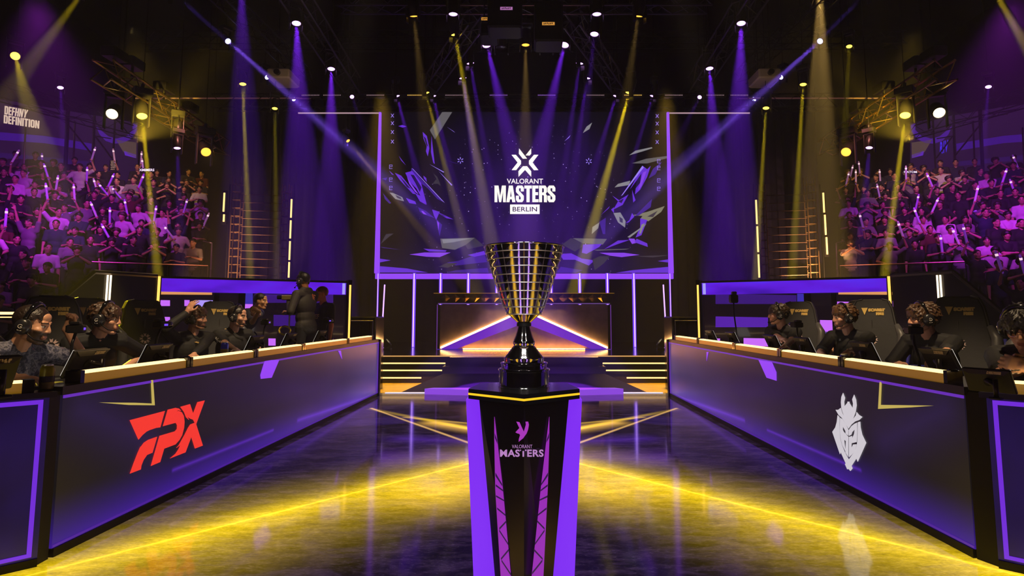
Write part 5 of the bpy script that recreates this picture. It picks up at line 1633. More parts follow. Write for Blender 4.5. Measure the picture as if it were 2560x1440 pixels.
POSES = {'relaxed': (18, 28, 18), 'mouse': (16, 34, 22), 'fist': (82, 92, 55), 'flat': (4, 7, 5), 'grip': (48, 62, 38), 'spread': (10, 18, 12)}


def hand(mb, w, d, n, side, pose, k=1.0, nn=8):
    d = d.normalized()
    n = (n - d * n.dot(d)).normalized()
    ac = d.cross(n) * side                                    # towards the thumb
    M = Matrix((ac, d, n)).transposed().to_4x4()
    mb.ball(w + d * .048 * k, (.041 * k, .055 * k, .0165 * k), 12, 8, M)
    mb.ball(w + d * .078 * k, (.040 * k, .022 * k, .0145 * k), 10, 6, M)
    mb.caps(w - d * .02 * k, w + d * .03 * k, .026 * k, .028 * k, 8)
    c = POSES[pose]
    fan = .16 if pose == 'spread' else .05
    for i, (off, ln) in enumerate(((.031, .071), (.0105, .080), (-.0105, .074), (-.030, .058))):
        p = w + d * (.088 - abs(off) * .25) * k + ac * off * k
        ang = 0
        dr0 = (d + ac * (off / .03) * fan).normalized()
        r = .0088 * k
        for s, (cc, fr) in enumerate(zip(c, (.45, .31, .24))):
            ang += R(cc + i * 2.2)
            dr = dr0 * cos(ang) + n * sin(ang)
            q = p + dr * ln * fr * k
            mb.caps(p, q, r, r * .92, nn)
            p, r = q, r * .92
    p = w + d * .022 * k + ac * .030 * k + n * .004
    cl = .9 if pose in ('fist', 'grip') else .35
    d1 = (d * .62 + ac * (.75 - cl * .35) + n * cl * .5).normalized()
    q = p + d1 * .044 * k
    mb.caps(p, q, .0125 * k, .0105 * k, nn)
    d2 = (d * .85 + ac * (.25 - cl * .6) + n * cl * .45).normalized()
    mb.caps(q, q + d2 * .034 * k, .0105 * k, .0085 * k, nn)


def head_blobs(mb, M, fat=1.0):
    B = lambda c, r, s=14, g=10: mb.ball(M @ V(c), r, s, g, M.to_3x3().to_4x4())
    Cp = lambda a, b, r, r2=None, n=8: mb.caps(M @ V(a), M @ V(b), r, r2, n)
    B((0, -.018, .034), (.0745, .092, .082), 20, 14)
    B((0, .022, -.018), (.062 * fat, .066, .088), 18, 12)
    B((0, .030, -.070), (.050 * fat, .050, .038))
    Cp((-.045 * fat, .0, -.068), (-.018, .062, -.098), .022, .018)
    Cp((.045 * fat, .0, -.068), (.018, .062, -.098), .022, .018)
    B((0, .072, -.098), (.022, .018, .017))
    Cp((0, .084, .018), (0, .101, -.018), .0085, .0112)
    B((0, .102, -.023), (.0115, .011, .0095), 10, 8)
    B((-.0115, .093, -.027), (.0085, .010, .007), 8, 6)
    B((.0115, .093, -.027), (.0085, .010, .007), 8, 6)
    Cp((-.043, .070, .030), (-.012, .083, .026), .011, .010)
    Cp((.043, .070, .030), (.012, .083, .026), .011, .010)
    B((0, .060, .055), (.048, .022, .034))
    B((-.044 * fat, .056, -.022), (.022, .026, .022))
    B((.044 * fat, .056, -.022), (.022, .026, .022))
    for sx in (-1, 1):
        B((sx * .031, .073, .006), (.0145, .0125, .0115), 10, 8)
        B((sx * .076, -.006, -.008), (.010, .020, .033), 10, 8)
    Cp((-.019, .0865, -.0600), (.019, .0865, -.0600), .0078, .0078)
    Cp((-.015, .0855, -.0705), (.015, .0855, -.0705), .0082, .0082)
    B((0, .078, -.050), (.026, .016, .02))


def paint(me, Mi, tone, beard=0.0, mous=0.0, lip=(168, 96, 86), brow=(40, 26, 20), eye=(40, 28, 22)):
    at_ = me.attributes.new('tint', 'FLOAT_COLOR', 'POINT')
    base = V(rgb(*tone)[:3])
    red = V(rgb(*lip)[:3])
    br = V(rgb(*brow)[:3])
    ey = V(rgb(*eye)[:3])
    wht = V(rgb(200, 190, 182)[:3])
    out = []
    for v in me.vertices:
        p = Mi @ v.co
        x, y, z = abs(p.x), p.y, p.z
        c = base
        if y > .02 and -.14 < z < .07 and x < .09:
            if beard and z < -.030 + .35 * max(0, x - .03) and y > -.01 and not (x < .024 and -.078 < z < -.052 and y > .08):
                c = c.lerp(br, beard * min(1, (-.025 - z + .3 * x) / .02 if z > -.05 else 1))
            if mous and -.053 < z < -.036 and x < .032 and y > .07:
                c = c.lerp(br, mous)
            if x < .023 and -.077 < z < -.053 and y > .078:
                c = c.lerp(red, .75)
            if .010 < x < .052 and .024 < z < .034 - .10 * max(0, x - .034) and y > .06:
                c = br
            dx, dz = (x - .031) / .0155, (z - .006) / .0070
            if dx * dx + dz * dz < 1 and y > .066:
                c = wht if abs(dx) > .42 else ey
                if dz > .55:
                    c = br
            elif dx * dx + ((z - .008) / .012) ** 2 < 1 and y > .066:
                c = c.lerp(br, .25)
        if p.y < .04 and z > .0 and x < .08 and p.length < .2 and z > .045 - 1.2 * p.y * (p.y > -.02):
            pass
        out += [c.x, c.y, c.z, 1.0]
    at_.data.foreach_set('color', out)


def hair_mesh(name, M, style, color, voxel=.006, seed=1):
    rd = random.Random(seed)
    mb = MB()
    st = {'short': dict(l=.028, puff=.35, front=.050, side=.012, back=-.075, r=.012, fr=0), 'crop': dict(l=.016, puff=.25, front=.050, side=.020, back=-.065, r=.011, fr=0),
          'bowl': dict(l=.060, puff=.22, front=.060, side=.000, back=-.085, r=.013, fr=.055), 'mop': dict(l=.055, puff=.45, front=.058, side=-.005, back=-.090, r=.014, fr=.040),
          'long': dict(l=.075, puff=.25, front=.060, side=-.005, back=-.10, r=.014, fr=.062), 'bangs': dict(l=.065, puff=.22, front=.050, side=-.005, back=-.095, r=.015, fr=.058), 'cap': dict(l=.01, puff=.1, front=.058, side=.03, back=-.02, r=.014, fr=0)}[style]
    C = V((0, -.018, .034))
    n = 420
    for i in range(n):
        zz = 1 - (i + .5) / n * 1.75
        a = i * 2.39996
        rr = sqrt(max(0, 1 - zz * zz))
        dv = V((rr * cos(a), rr * sin(a), zz))
        p = C + V((dv.x * .0745, dv.y * .092, dv.z * .082))
        t = (p.y + .02) / .09
        lim = st['front'] if t > .62 else (st['side'] + (st['front'] - st['side']) * max(0, (t - .1) / .52) if t > .1 else st['side'] + (st['back'] - st['side']) * min(1, max(0, (.0 - t) / .75)))
        if p.z < lim:
            continue
        nr = V((dv.x / .0745, dv.y / .092, dv.z / .082)).normalized()
        sw = V((0.25 * (1 if p.x > 0 else -1) + rd.uniform(-.3, .3), .55 if p.y > -.01 else -.5, -.65))
        tg = (sw - nr * sw.dot(nr)).normalized()
        ln = st['l'] * rd.uniform(.7, 1.2)
        if st['fr'] and p.y > .03:
            ln = st['fr'] * rd.uniform(.8, 1.1)
            q = p + nr * .012 + tg * ln * .5
            e = q + (tg * .4 + V((0, .1, -.9))).normalized() * ln * .62
            mb.caps(M @ (p + nr * .002), M @ q, st['r'], st['r'] * .9, 5)
            mb.caps(M @ q, M @ e, st['r'] * .85, .004, 5)
        else:
            q = p + nr * ln * st['puff'] + tg * ln * .9
            mb.caps(M @ p, M @ q, st['r'], .0045, 5)
    mb.ball(M @ (C + V((0, -.006, .006))), (.0735, .089, .080), 16, 12, M.to_3x3().to_4x4())
    return fuse(mb, name, voxel, hair_mat(color), 1, .4)


def figure(label, H, face, opt):
    """H: head centre in the hall; face: direction the body faces (degrees, 0 = +Y, positive anticlockwise); returns the person"""
    o = dict(stand=False, lean=12, side=0, yaw=0, pitch=-8, roll=0, tone=(196, 142, 112), beard=0, mous=0, hair='short', haircol=(38, 26, 20), shirt='jersey', shirtcol=(14, 14, 16), sleeve='short',
             voxel=.0055, k=1.0, fat=1.0, L=None, Rr=None, trousers=(12, 12, 14), cat='person', group=None, pattern=None)
    o.update(opt)
    k = o['k']
    SP = Matrix.Rotation(-R(o['lean']), 4, 'X') @ Matrix.Rotation(R(o['side']), 4, 'Y')
    P = V((0, 0, .98 if o['stand'] else .10)) * k
    s = lambda a, b, c: P + (SP @ V((a, b, c))) * k
    N = s(0, 0, .49)
    HM = Matrix.Rotation(R(o['yaw']), 4, 'Z') @ Matrix.Rotation(R(o['pitch']), 4, 'X') @ Matrix.Rotation(R(o['roll']), 4, 'Y')
    nd = (SP @ V((0, .25, 1))).normalized()
    hc = N + nd * .085 * k + HM @ V((0, .012, .085)) * k
    MH = Matrix.Translation(hc) @ HM @ Matrix.Scale(k, 4)
    RZ = Matrix.Rotation(R(face), 4, 'Z')
    loc = V(H) - (RZ @ hc)
    W2L = (Matrix.Translation(loc) @ RZ).inverted()
    root = empty('person', loc, R(face), label, o['cat'], o['group'])
    sh = {-1: s(-.178, 0, .445), 1: s(.178, 0, .445)}
    arms = {}
    for sd, key in ((-1, 'L'), (1, 'Rr')):
        a = o[key] or {}
        if 'w' in a:
            w = W2L @ V(a['w'])
        else:
            w = V(a.get('l', (sd * .22, .36, .20))) * k
            if o['stand'] and 'l' not in a:
                w = V((sd * .25, .10, .78)) * k
        pole = V(a.get('p', (sd * .55, -.05, .05 if not o['stand'] else .9))) * k
        el, w = ik(sh[sd], w, .285 * k, .255 * k, pole)
        hd = (w - el).normalized()
        if 'd' in a:
            hd = (RZ.inverted().to_3x3() @ V(a['d'])).normalized()
        pn = RZ.inverted().to_3x3() @ V(a['n']) if 'n' in a else V((-sd * .3, 0, -1))
        arms[sd] = (el, w, hd, pn, a.get('pose', 'relaxed'))
    vx = o['voxel']
    mb = MB()
    head_blobs(mb, MH, o['fat'])
    mb.caps(hc + HM @ V((0, -.022, -.055)) * k, N - (SP @ V((0, 0, .03))) * k, .050 * k, .060 * k, 12)
    tor = lambda m, g: (m.ball(s(0, .005, .30), ((.168 + g) * k, (.112 + g) * k, (.175 + g) * k), 18, 12, SP), m.ball(s(0, .01, .12), ((.150 + g) * k, (.108 + g) * k, (.15 + g) * k), 16, 10, SP),
                        m.ball(s(0, 0, .0), ((.165 + g) * k, (.118 + g) * k, (.12 + g) * k), 16, 10, SP), m.caps(sh[-1], sh[1], (.058 + g) * k, None, 10),
                        m.caps(s(-.05, 0, .47), s(-.15, 0, .455), (.048 + g) * k, (.05 + g) * k, 8), m.caps(s(.05, 0, .47), s(.15, 0, .455), (.048 + g) * k, (.05 + g) * k, 8))
    tor(mb, 0)
    for sd in (-1, 1):
        el, w, hd, pn, pose = arms[sd]
        mb.caps(sh[sd], el, .050 * k, .039 * k, 10)
        mb.caps(el, w, .040 * k, .026 * k, 10)
        hand(mb, w + hd * .015 * k, hd, pn, -sd, pose, k)
    if o['stand']:
        kn = {d: V((d * .11, .03, .50)) * k for d in (-1, 1)}
        an = {d: V((d * .12, -.01, .09)) * k for d in (-1, 1)}
    else:
        kn = {d: V((d * .16, .42, .08)) * k for d in (-1, 1)}
        an = {d: V((d * .15, .40, -.36)) * k for d in (-1, 1)}
    hp = {d: P + V((d * .10, 0, -.02)) * k for d in (-1, 1)}
    for d in (-1, 1):
        mb.caps(hp[d], kn[d], .082 * k, .055 * k, 10).caps(kn[d], an[d], .054 * k, .036 * k, 10)
    me = fuse(mb, 'person_body', vx, M_SKIN, 3, .5)
    paint(me, MH.inverted(), o['tone'], o['beard'], o['mous'], brow=tuple(int(c * .8) for c in o['haircol']))
    b = bpy.data.objects.new('body', me)
    COL.objects.link(b)
    b.parent = root
    # shirt
    sm = MB()
    tor(sm, .012)
    sm.ball(s(0, .0, -.05), (.176 * k, .128 * k, .10 * k), 16, 10, SP)
    for sd in (-1, 1):
        el, w = arms[sd][0], arms[sd][1]
        if o['sleeve'] == 'short':
            q = sh[sd].lerp(el, .78)
            sm.caps(sh[sd], q, .066 * k, .060 * k, 10)
            sm.tube(sh[sd].lerp(el, .7), sh[sd].lerp(el, .86), .061 * k, .064 * k, 12)
        elif o['sleeve'] == 'long':
            sm.caps(sh[sd], el, .066 * k, .054 * k, 10).caps(el, el.lerp(w, .93), .053 * k, .038 * k, 10)
    if o['shirt'] == 'jacket':
        sm.caps(s(-.06, -.01, .50), s(.06, -.01, .50), .06 * k, None, 8)
    sm.caps(N + (SP @ V((0, -.008, -.012))) * k, N + (SP @ V((0, -.004, .018))) * k, .066 * k, .062 * k, 14)
    if o['pattern'] == 'swirl':
        if 'swirl_print' not in MATS:
            g = NG('swirl_print', (.02, .02, .03, 1), .7)
            v_ = g.coord()
            n1 = g.noise(v_, 16, 6, .7)
            c = g.ramp(n1, [(.36, rgb(12, 14, 26)), (.45, rgb(44, 46, 72)), (.52, rgb(120, 118, 132)), (.57, rgb(24, 26, 40)), (.64, rgb(84, 88, 116)), (.70, rgb(150, 64, 30)), (.76, rgb(22, 22, 34))])
            g.set(g.b.inputs['Base Color'], c)
        cm = MATS['swirl_print']
    else:
        cm = mat('cloth_%d_%d_%d' % o['shirtcol'], rgb(*o['shirtcol']), .75, noise=.25, nscale=14, bump=.25)
    sme = fuse(sm, 'shirt', vx * 1.25, cm, 2, .5)
    so = bpy.data.objects.new('jacket' if o['shirt'] == 'jacket' else 'shirt', sme)
    COL.objects.link(so)
    so.parent = root
    # trousers
    tm_ = MB()
    tm_.ball(s(0, 0, -.03), (.178 * k, .13 * k, .115 * k), 14, 10, SP)
    for d in (-1, 1):
        tm_.caps(hp[d], kn[d], .092 * k, .066 * k, 10).caps(kn[d], an[d], .065 * k, .055 * k, 10)
    tme = fuse(tm_, 'trousers', vx * 1.8, mat('cloth_%d_%d_%d' % o['trousers'], rgb(*o['trousers']), .8, noise=.25, nscale=14, bump=.25), 2)
    to = bpy.data.objects.new('trousers', tme)
    COL.objects.link(to)
    to.parent = root
    for d in (-1, 1):
        fo = MB()
        fo.ball(an[d] + V((0, .07, -.045)) * k, (.048 * k, .13 * k, .042 * k), 12, 8)
        fo.build('shoe', mat('shoe_black', (.02, .02, .02, 1), .5), root, True)
    if o['hair']:
        ho = bpy.data.objects.new('hair', hair_mesh('hair', MH, o['hair'], o['haircol'], vx * 1.05, len(label)))
        COL.objects.link(ho)
        ho.parent = root
    return dict(root=root, shirt_ob=so, MH=MH, RZ=RZ, loc=loc, shirt=sme, arms=arms, sh=sh, s=s, SP=SP, W=Matrix.Translation(loc) @ RZ, P=P, N=N, hc=hc)


def headset(fig, label, mark=True, rot=0):
    """over-ear headset on a head: band, two cups with pale mark, microphone"""
    M = fig['MH']
    e = empty('gaming_headset', fig['W'] @ (M @ V((0, 0, .1))), 0, label, 'headset', 'gaming headsets on the players')
    Wi = Matrix.Translation(-e.location) @ fig['W'] @ M
    T = lambda p: Wi @ V(p)
    mk = lambda: MB()
    arc = [(.096 * sin(a), -.012 + .008 * cos(a), .018 + .116 * cos(a)) for a in [R(-82 + 164 * i / 20) for i in range(21)]]
    b = mk().path(arc, [.010 + .006 * (abs(i - 10) < 6) for i in range(21)], 8).xform(Wi)
    b.build('headband', M_GLOSSB, e, True)
    for sx in (-1, 1):
        m = mk().path([(sx * .094, .010, .030), (sx * .100, .020, .0), (sx * .098, .004, -.015)], .0035, 6)
        m.path([(sx * .094, -.030, .030), (sx * .100, -.034, .0), (sx * .098, -.012, -.015)], .0035, 6)
        m.xform(Wi).build('cup_arm', mat('brushed_steel', (.6, .6, .62, 1), .25, 1.0), e, True)
        Mc = Matrix.Translation((sx * .076, -.008, -.012)) @ Matrix.Rotation(sx * pi / 2, 4, 'Y') @ Matrix.Diagonal((1.08, .92, 1, 1))
        cup = mk().lathe([(.040, .0), (.046, .006), (.047, .018), (.044, .030), (.034, .040), (.0, .044)], 24, Mc)
        cup = cup.xform(Wi).build('ear_cup', mat('cup_black', (.012, .012, .014, 1), .32, coat=.2), e, True, 45)
        mk().lathe([(.047, .0), (.049, .006), (.044, .012)], 24, Mc).xform(Wi).build('ear_pad', mat('pad_black', (.02, .02, .02, 1), .7), cup, True)
        if mark:
            q = mk().path([(sx * .1205, -.008 + .012 * cos(t), -.010 + .011 * sin(t)) for t in [R(40 + 28 * i) for i in range(11)]], .0019, 5)
            q.path([(sx * .1205, -.008, -.012), (sx * .1205, .003, -.012)], .0019, 5)
            q.xform(Wi).build('cup_mark', mat('pale_mark', (.7, .66, .58, 1), .5), cup)
            mk().box(sx * .1165 - .001, sx * .1165 + .001, -.020, .004, -.036, -.032).xform(Wi).build('cup_mark', MATS['pale_mark'], cup)
    sx = rot or 1
    mk().path([(sx * .098, .01, -.035), (sx * .085, .07, -.075), (sx * .045, .115, -.082)], .004, 6).xform(Wi).build('microphone_arm', M_BLACK, e, True)
    mk().ball((sx * .036, .118, -.08), (.014, .011, .011), 10, 8).xform(Wi).build('microphone', mat('foam_black', (.01, .01, .01, 1), .9), e, True)
    return e


def print_on(fig, txt, origin, direction, up, size, m, name='print', lift=.002, block=None):
    """lettering laid on the shirt: origin/direction in the person's own frame"""
    bvh = BVHTree.FromPolygons([v.co for v in fig['shirt'].vertices], [tuple(p.vertices) for p in fig['shirt'].polygons])
    d = V(direction).normalized()
    u_ = V(up)
    u_ = (u_ - d * u_.dot(d)).normalized()
    r = d.cross(u_)
    if block:
        mb = MB()
        for lp in block:
            vs, fs = flat_faces([lp])
            mb.add([(p.x, 0, p.y) for p in vs], fs)
    else:
        mb = text_mb(txt, 1.0, 1.0, .02)
    out = []
    o = V(origin)
    for x, y, z in mb.v:
        p = o + r * (x * size) + u_ * (z * size)
        h_ = bvh.ray_cast(p - d * .25, d, .6)
        out.append(tuple((h_[0] - d * lift) if h_[0] is not None else p))
    mb.v = out
    return mb.build(name, m, fig['shirt_ob'])


M_PW = mat('print_white', (.75, .73, .70, 1), .6)
M_PG = mat('print_gold', (.70, .46, .12, 1), .5)
M_PO = mat('print_orange', (.75, .22, .05, 1), .5)

# ---------------------------------------------------------------- players at the desk with the red emblem
TONE = (204, 152, 122)
F1 = figure('person in swirl printed jersey with beard and headset reaching out one arm', at(82, 812, 3.85), -112,
            dict(lean=26, side=-4, yaw=36, pitch=-14, tone=(206, 152, 118), beard=.88, mous=.8, hair='crop', haircol=(34, 22, 16), pattern='swirl', fat=1.04, voxel=.0048,
                 L=dict(w=at(166, 822, 4.25), p=(-.5, .3, .1), pose='fist', n=(0, -1, .2), d=(.35, .2, 1)), Rr=dict(w=at(58, 960, 3.36), p=(.6, .1, .0), pose='mouse', n=(0, 0, -1), d=(1, -.05, .0))))
headset(F1, 'black headset on the bearded player in the swirl printed jersey')
F2 = figure('person in black jersey with brown bowl haircut leaning over the second monitor, headset on', at(266, 797, 4.75), -120,
            dict(lean=28, yaw=38, pitch=-8, tone=(214, 158, 126), hair='bowl', haircol=(66, 44, 28), voxel=.0050,
                 L=dict(w=at(312, 918, 4.95), p=(-.6, .1, .1), pose='mouse', n=(0, 0, -1)), Rr=dict(w=at(205, 938, 4.25), p=(.75, -.1, .2), pose='mouse', n=(0, 0, -1))))
headset(F2, 'black headset on the brown haired player leaning over the second monitor')
for z, t in ((.30, 'SOLUT'), (.20, 'FPX')):
    print_on(F2, t, F2['sh'][1].lerp(F2['arms'][1][0], .45 if z > .25 else .72), (-1, .15, -.25), (0, 0, 1), .032, M_PW)
print_on(F2, 'MIR', F2['s'](.12, .12, .40), (-.2, -1, -.3), (0, 0, 1), .030, M_PW)
print_on(F2, 'II', F2['s'](.03, .14, .36), (0, -1, -.1), (.4, 0, 1), .035, M_PO)
F3 = figure('person in black sweatshirt holding his head with one hand, headset on', at(492, 796, 6.45), -120,
            dict(lean=4, yaw=32, pitch=-4, tone=(206, 150, 120), mous=.75, beard=.35, hair='mop', haircol=(70, 48, 30), sleeve='long', voxel=.006,
                 L=dict(w=at(470, 905, 5.9), p=(-.5, .1, .1), pose='mouse', n=(0, 0, -1)), Rr=dict(w=at(466, 783, 6.22), p=(1, .15, .15), pose='spread', n=(.2, 1, -.2), d=(.35, .35, 1))))
headset(F3, 'black headset on the player who holds his head')
print_on(F3, 'II', F3['s'](.02, .12, .40), (0, -1, -.1), (.3, 0, 1), .05, M_PG)
F4 = figure('person in black jersey with gold shoulder print and dark cropped hair sitting upright, headset on', at(594, 792, 6.9), -124,
            dict(lean=8, yaw=36, pitch=-6, tone=(208, 156, 128), beard=.25, hair='crop', haircol=(30, 20, 16), voxel=.006,
                 L=dict(w=at(640, 872, 7.0), p=(-.6, .1, .1), pose='mouse', n=(0, 0, -1)), Rr=dict(w=at(592, 878, 6.35), p=(.7, -.1, .1), pose='mouse', n=(0, 0, -1))))
headset(F4, 'black headset on the upright player with the gold shoulder print')
for t, f_, m in (('SKG', .15, M_PO), ('AIM', .42, M_PW), ('ONE', .60, M_PW), ('Gyro', .78, M_PW)):
    print_on(F4, t, F4['sh'][1].lerp(F4['arms'][1][0], f_), (-1, .12, -.1), (0, 0, 1), .044, m)
print_on(F4, 'Lenovo', F4['s'](.02, .14, .26), (0, -1, 0), (0, 0, 1), .055, M_PW)
print_on(F4, 'III', F4['s'](.10, .02, .55), (0, 0, -1), (0, 1, 0), .05, M_PG)
F5 = figure('person in grey top leaning forward on bent arms at the far left desk', at(652, 753, 8.45), -96,
            dict(stand=True, k=.93, lean=36, yaw=4, pitch=-4, tone=(198, 146, 104), hair='crop', haircol=(20, 14, 12), sleeve='short', shirtcol=(62, 62, 78), voxel=.007,
                 L=dict(w=at(640, 783, 8.15), p=(-.5, .5, -.2), pose='grip', n=(0, -1, .2)), Rr=dict(w=at(648, 778, 8.0), p=(.5, .5, -.3), pose='grip', n=(-.3, -1, .2), d=(-.7, -.2, .3))))
OP = figure('person in dark jacket and headset standing behind the left desk operating a camera rig', at(757, 702, 8.75), 68,
            dict(stand=True, lean=4, yaw=10, pitch=-10, tone=(150, 96, 60), beard=.8, mous=.8, hair='crop', haircol=(16, 12, 10), sleeve='long', shirt='jacket', shirtcol=(26, 21, 18), k=1.0, voxel=.007,
                 L=dict(w=at(722, 752, 8.6), p=(-.5, -.1, .9), pose='grip', n=(0, 0, -1)), Rr=dict(w=at(728, 780, 8.85), p=(.5, -.2, .9), pose='grip', n=(0, 0, -1))))
headset(OP, 'yellow lit intercom headset on the standing camera operator', True, -1)
print_on(OP, 'IF', OP['s'](.08, -.12, .40), (0, 1, 0), (.3, 0, 1), .12, M_PO)
CR = figure('person in black polo with reddish hair standing beside the camera operator', at(803, 735, 9.12), 150,
            dict(stand=True, lean=2, yaw=-20, pitch=-6, tone=(190, 104, 70), hair='crop', haircol=(110, 52, 30), sleeve='short', shirtcol=(22, 19, 18), k=.95, voxel=.008))
print_on(CR, 'EF', CR['s'](.0, .14, .30), (0, -1, 0), (0, 0, 1), .09, M_PG)

# ---------------------------------------------------------------- players at the desk with the white emblem
G1 = figure('person in black with glasses and black fringe clasping his hands, at the right edge', at(2556, 818, 3.55), 118,
            dict(lean=20, yaw=14, pitch=-26, tone=(212, 158, 124), hair='bangs', haircol=(14, 12, 13), sleeve='short', voxel=.0045,
                 L=dict(w=at(2560, 925, 3.16), p=(-.6, .1, .1), pose='grip', n=(-.1, .9, .1), d=(-1, .1, .42)), Rr=dict(w=at(2572, 918, 3.30), p=(.6, .1, .1), pose='grip', n=(-.1, -.9, .1), d=(-1, -.1, .42))))
headset(G1, 'black headset on the player with glasses at the right edge', True, -1)
gl_ = empty('eyeglasses', G1['W'] @ G1['MH'] @ V((0, .09, .006)), 0, 'thin round eyeglasses on the player at the right edge', 'glasses')
Wg_ = Matrix.Translation(-gl_.location) @ G1['W'] @ G1['MH']
for sx in (-1, 1):
    MB().path([(sx * .033 + .024 * cos(t), .093 - .004 * abs(cos(t)), .004 + .020 * sin(t)) for t in [2 * pi * i / 20 for i in range(20)]], .0016, 5, True).xform(Wg_).build('rim', mat('rose_metal', (.6, .42, .38, 1), .25, 1.), gl_)
    MB().path([(sx * .057, .089, .008), (sx * .078, .02, .008), (sx * .08, -.02, .0)], .0014, 5).xform(Wg_).build('temple', MATS['rose_metal'], gl_)
MB().path([(-.009, .097, .008), (0, .101, .010), (.009, .097, .008)], .0014, 5).xform(Wg_).build('bridge', MATS['rose_metal'], gl_)
G2_ = figure('person in black jersey with layered brown hair behind the nearest monitor on the right', at(2304, 796, 5.0), 116,
             dict(lean=20, yaw=-34, pitch=-8, tone=(216, 158, 126), hair='long', haircol=(72, 48, 30), voxel=.0052,
                  L=dict(w=at(2330, 905, 4.45), p=(-.5, .1, .05), pose='mouse', n=(0, 0, -1)), Rr=dict(w=at(2245, 912, 5.0), p=(.7, .0, .1), pose='mouse', n=(0, 0, -1))))
headset(G2_, 'black headset on the player with layered brown hair', True, -1)
G3 = figure('person in black jersey with wavy light brown hair, one arm on the desk', at(2108, 793, 5.95), 122,
            dict(lean=16, yaw=-32, pitch=-8, tone=(218, 160, 132), hair='mop', haircol=(92, 64, 40), voxel=.0058,
                 L=dict(w=at(2112, 888, 5.35), p=(-.6, .1, .05), pose='mouse', n=(0, 0, -1)), Rr=dict(w=at(2062, 893, 5.75), p=(.8, .0, .2), pose='mouse', n=(0, 0, -1))))
headset(G3, 'black headset on the player with wavy light brown hair', True, -1)
print_on(G3, 'Philips', G3['s'](-.06, .14, .36), (0, -1, -.1), (0, 0, 1), .035, M_PG)
print_on(G3, 'G2', G3['s'](-.04, .14, .24), (0, -1, 0), (0, 0, 1), .07, M_PW)
print_on(G3, 'III', G3['s'](.06, .14, .50), (0, -1, -.5), (0, 0, 1), .03, M_PW)
G4 = figure('person in black jersey with dark bowl haircut farthest along the right desk, headset on', at(1944, 786, 7.05), 118,
            dict(lean=10, yaw=-40, pitch=-6, tone=(220, 162, 136), hair='bowl', haircol=(52, 38, 24), voxel=.006,
                 L=dict(w=at(1960, 868, 6.45), p=(-.6, .1, .05), pose='mouse', n=(0, 0, -1)), Rr=dict(w=at(2000, 872, 6.2), p=(.7, .0, .1), pose='mouse', n=(0, 0, -1))))
headset(G4, 'black headset on the farthest player along the right desk', True, -1)
print_on(G4, 'II', G4['s'](.02, .14, .34), (0, -1, 0), (.3, 0, 1), .06, M_PO)
G5 = figure('person with black hair mostly hidden behind the player with wavy hair', at(2137, 778, 7.0), 110,
            dict(lean=2, yaw=-4, pitch=-6, tone=(204, 150, 120), hair='short', haircol=(14, 12, 12), voxel=.008))
# ================================================================ CHAIRS, MONITORS, CAMERAS, DRINKS
M_CHAIR = mat('chair_charcoal', (.022, .022, .024, 1), .55, noise=.15, nscale=30, bump=.1)
M_CHSIDE = mat('chair_grey_side', (.06, .058, .06, 1), .45)
M_CHBLUE = mat('chair_blue_panel', (.06, .06, .42, 1), .35)
M_CHGOLD = mat('chair_gold_print', (.80, .55, .16, 1), .4)


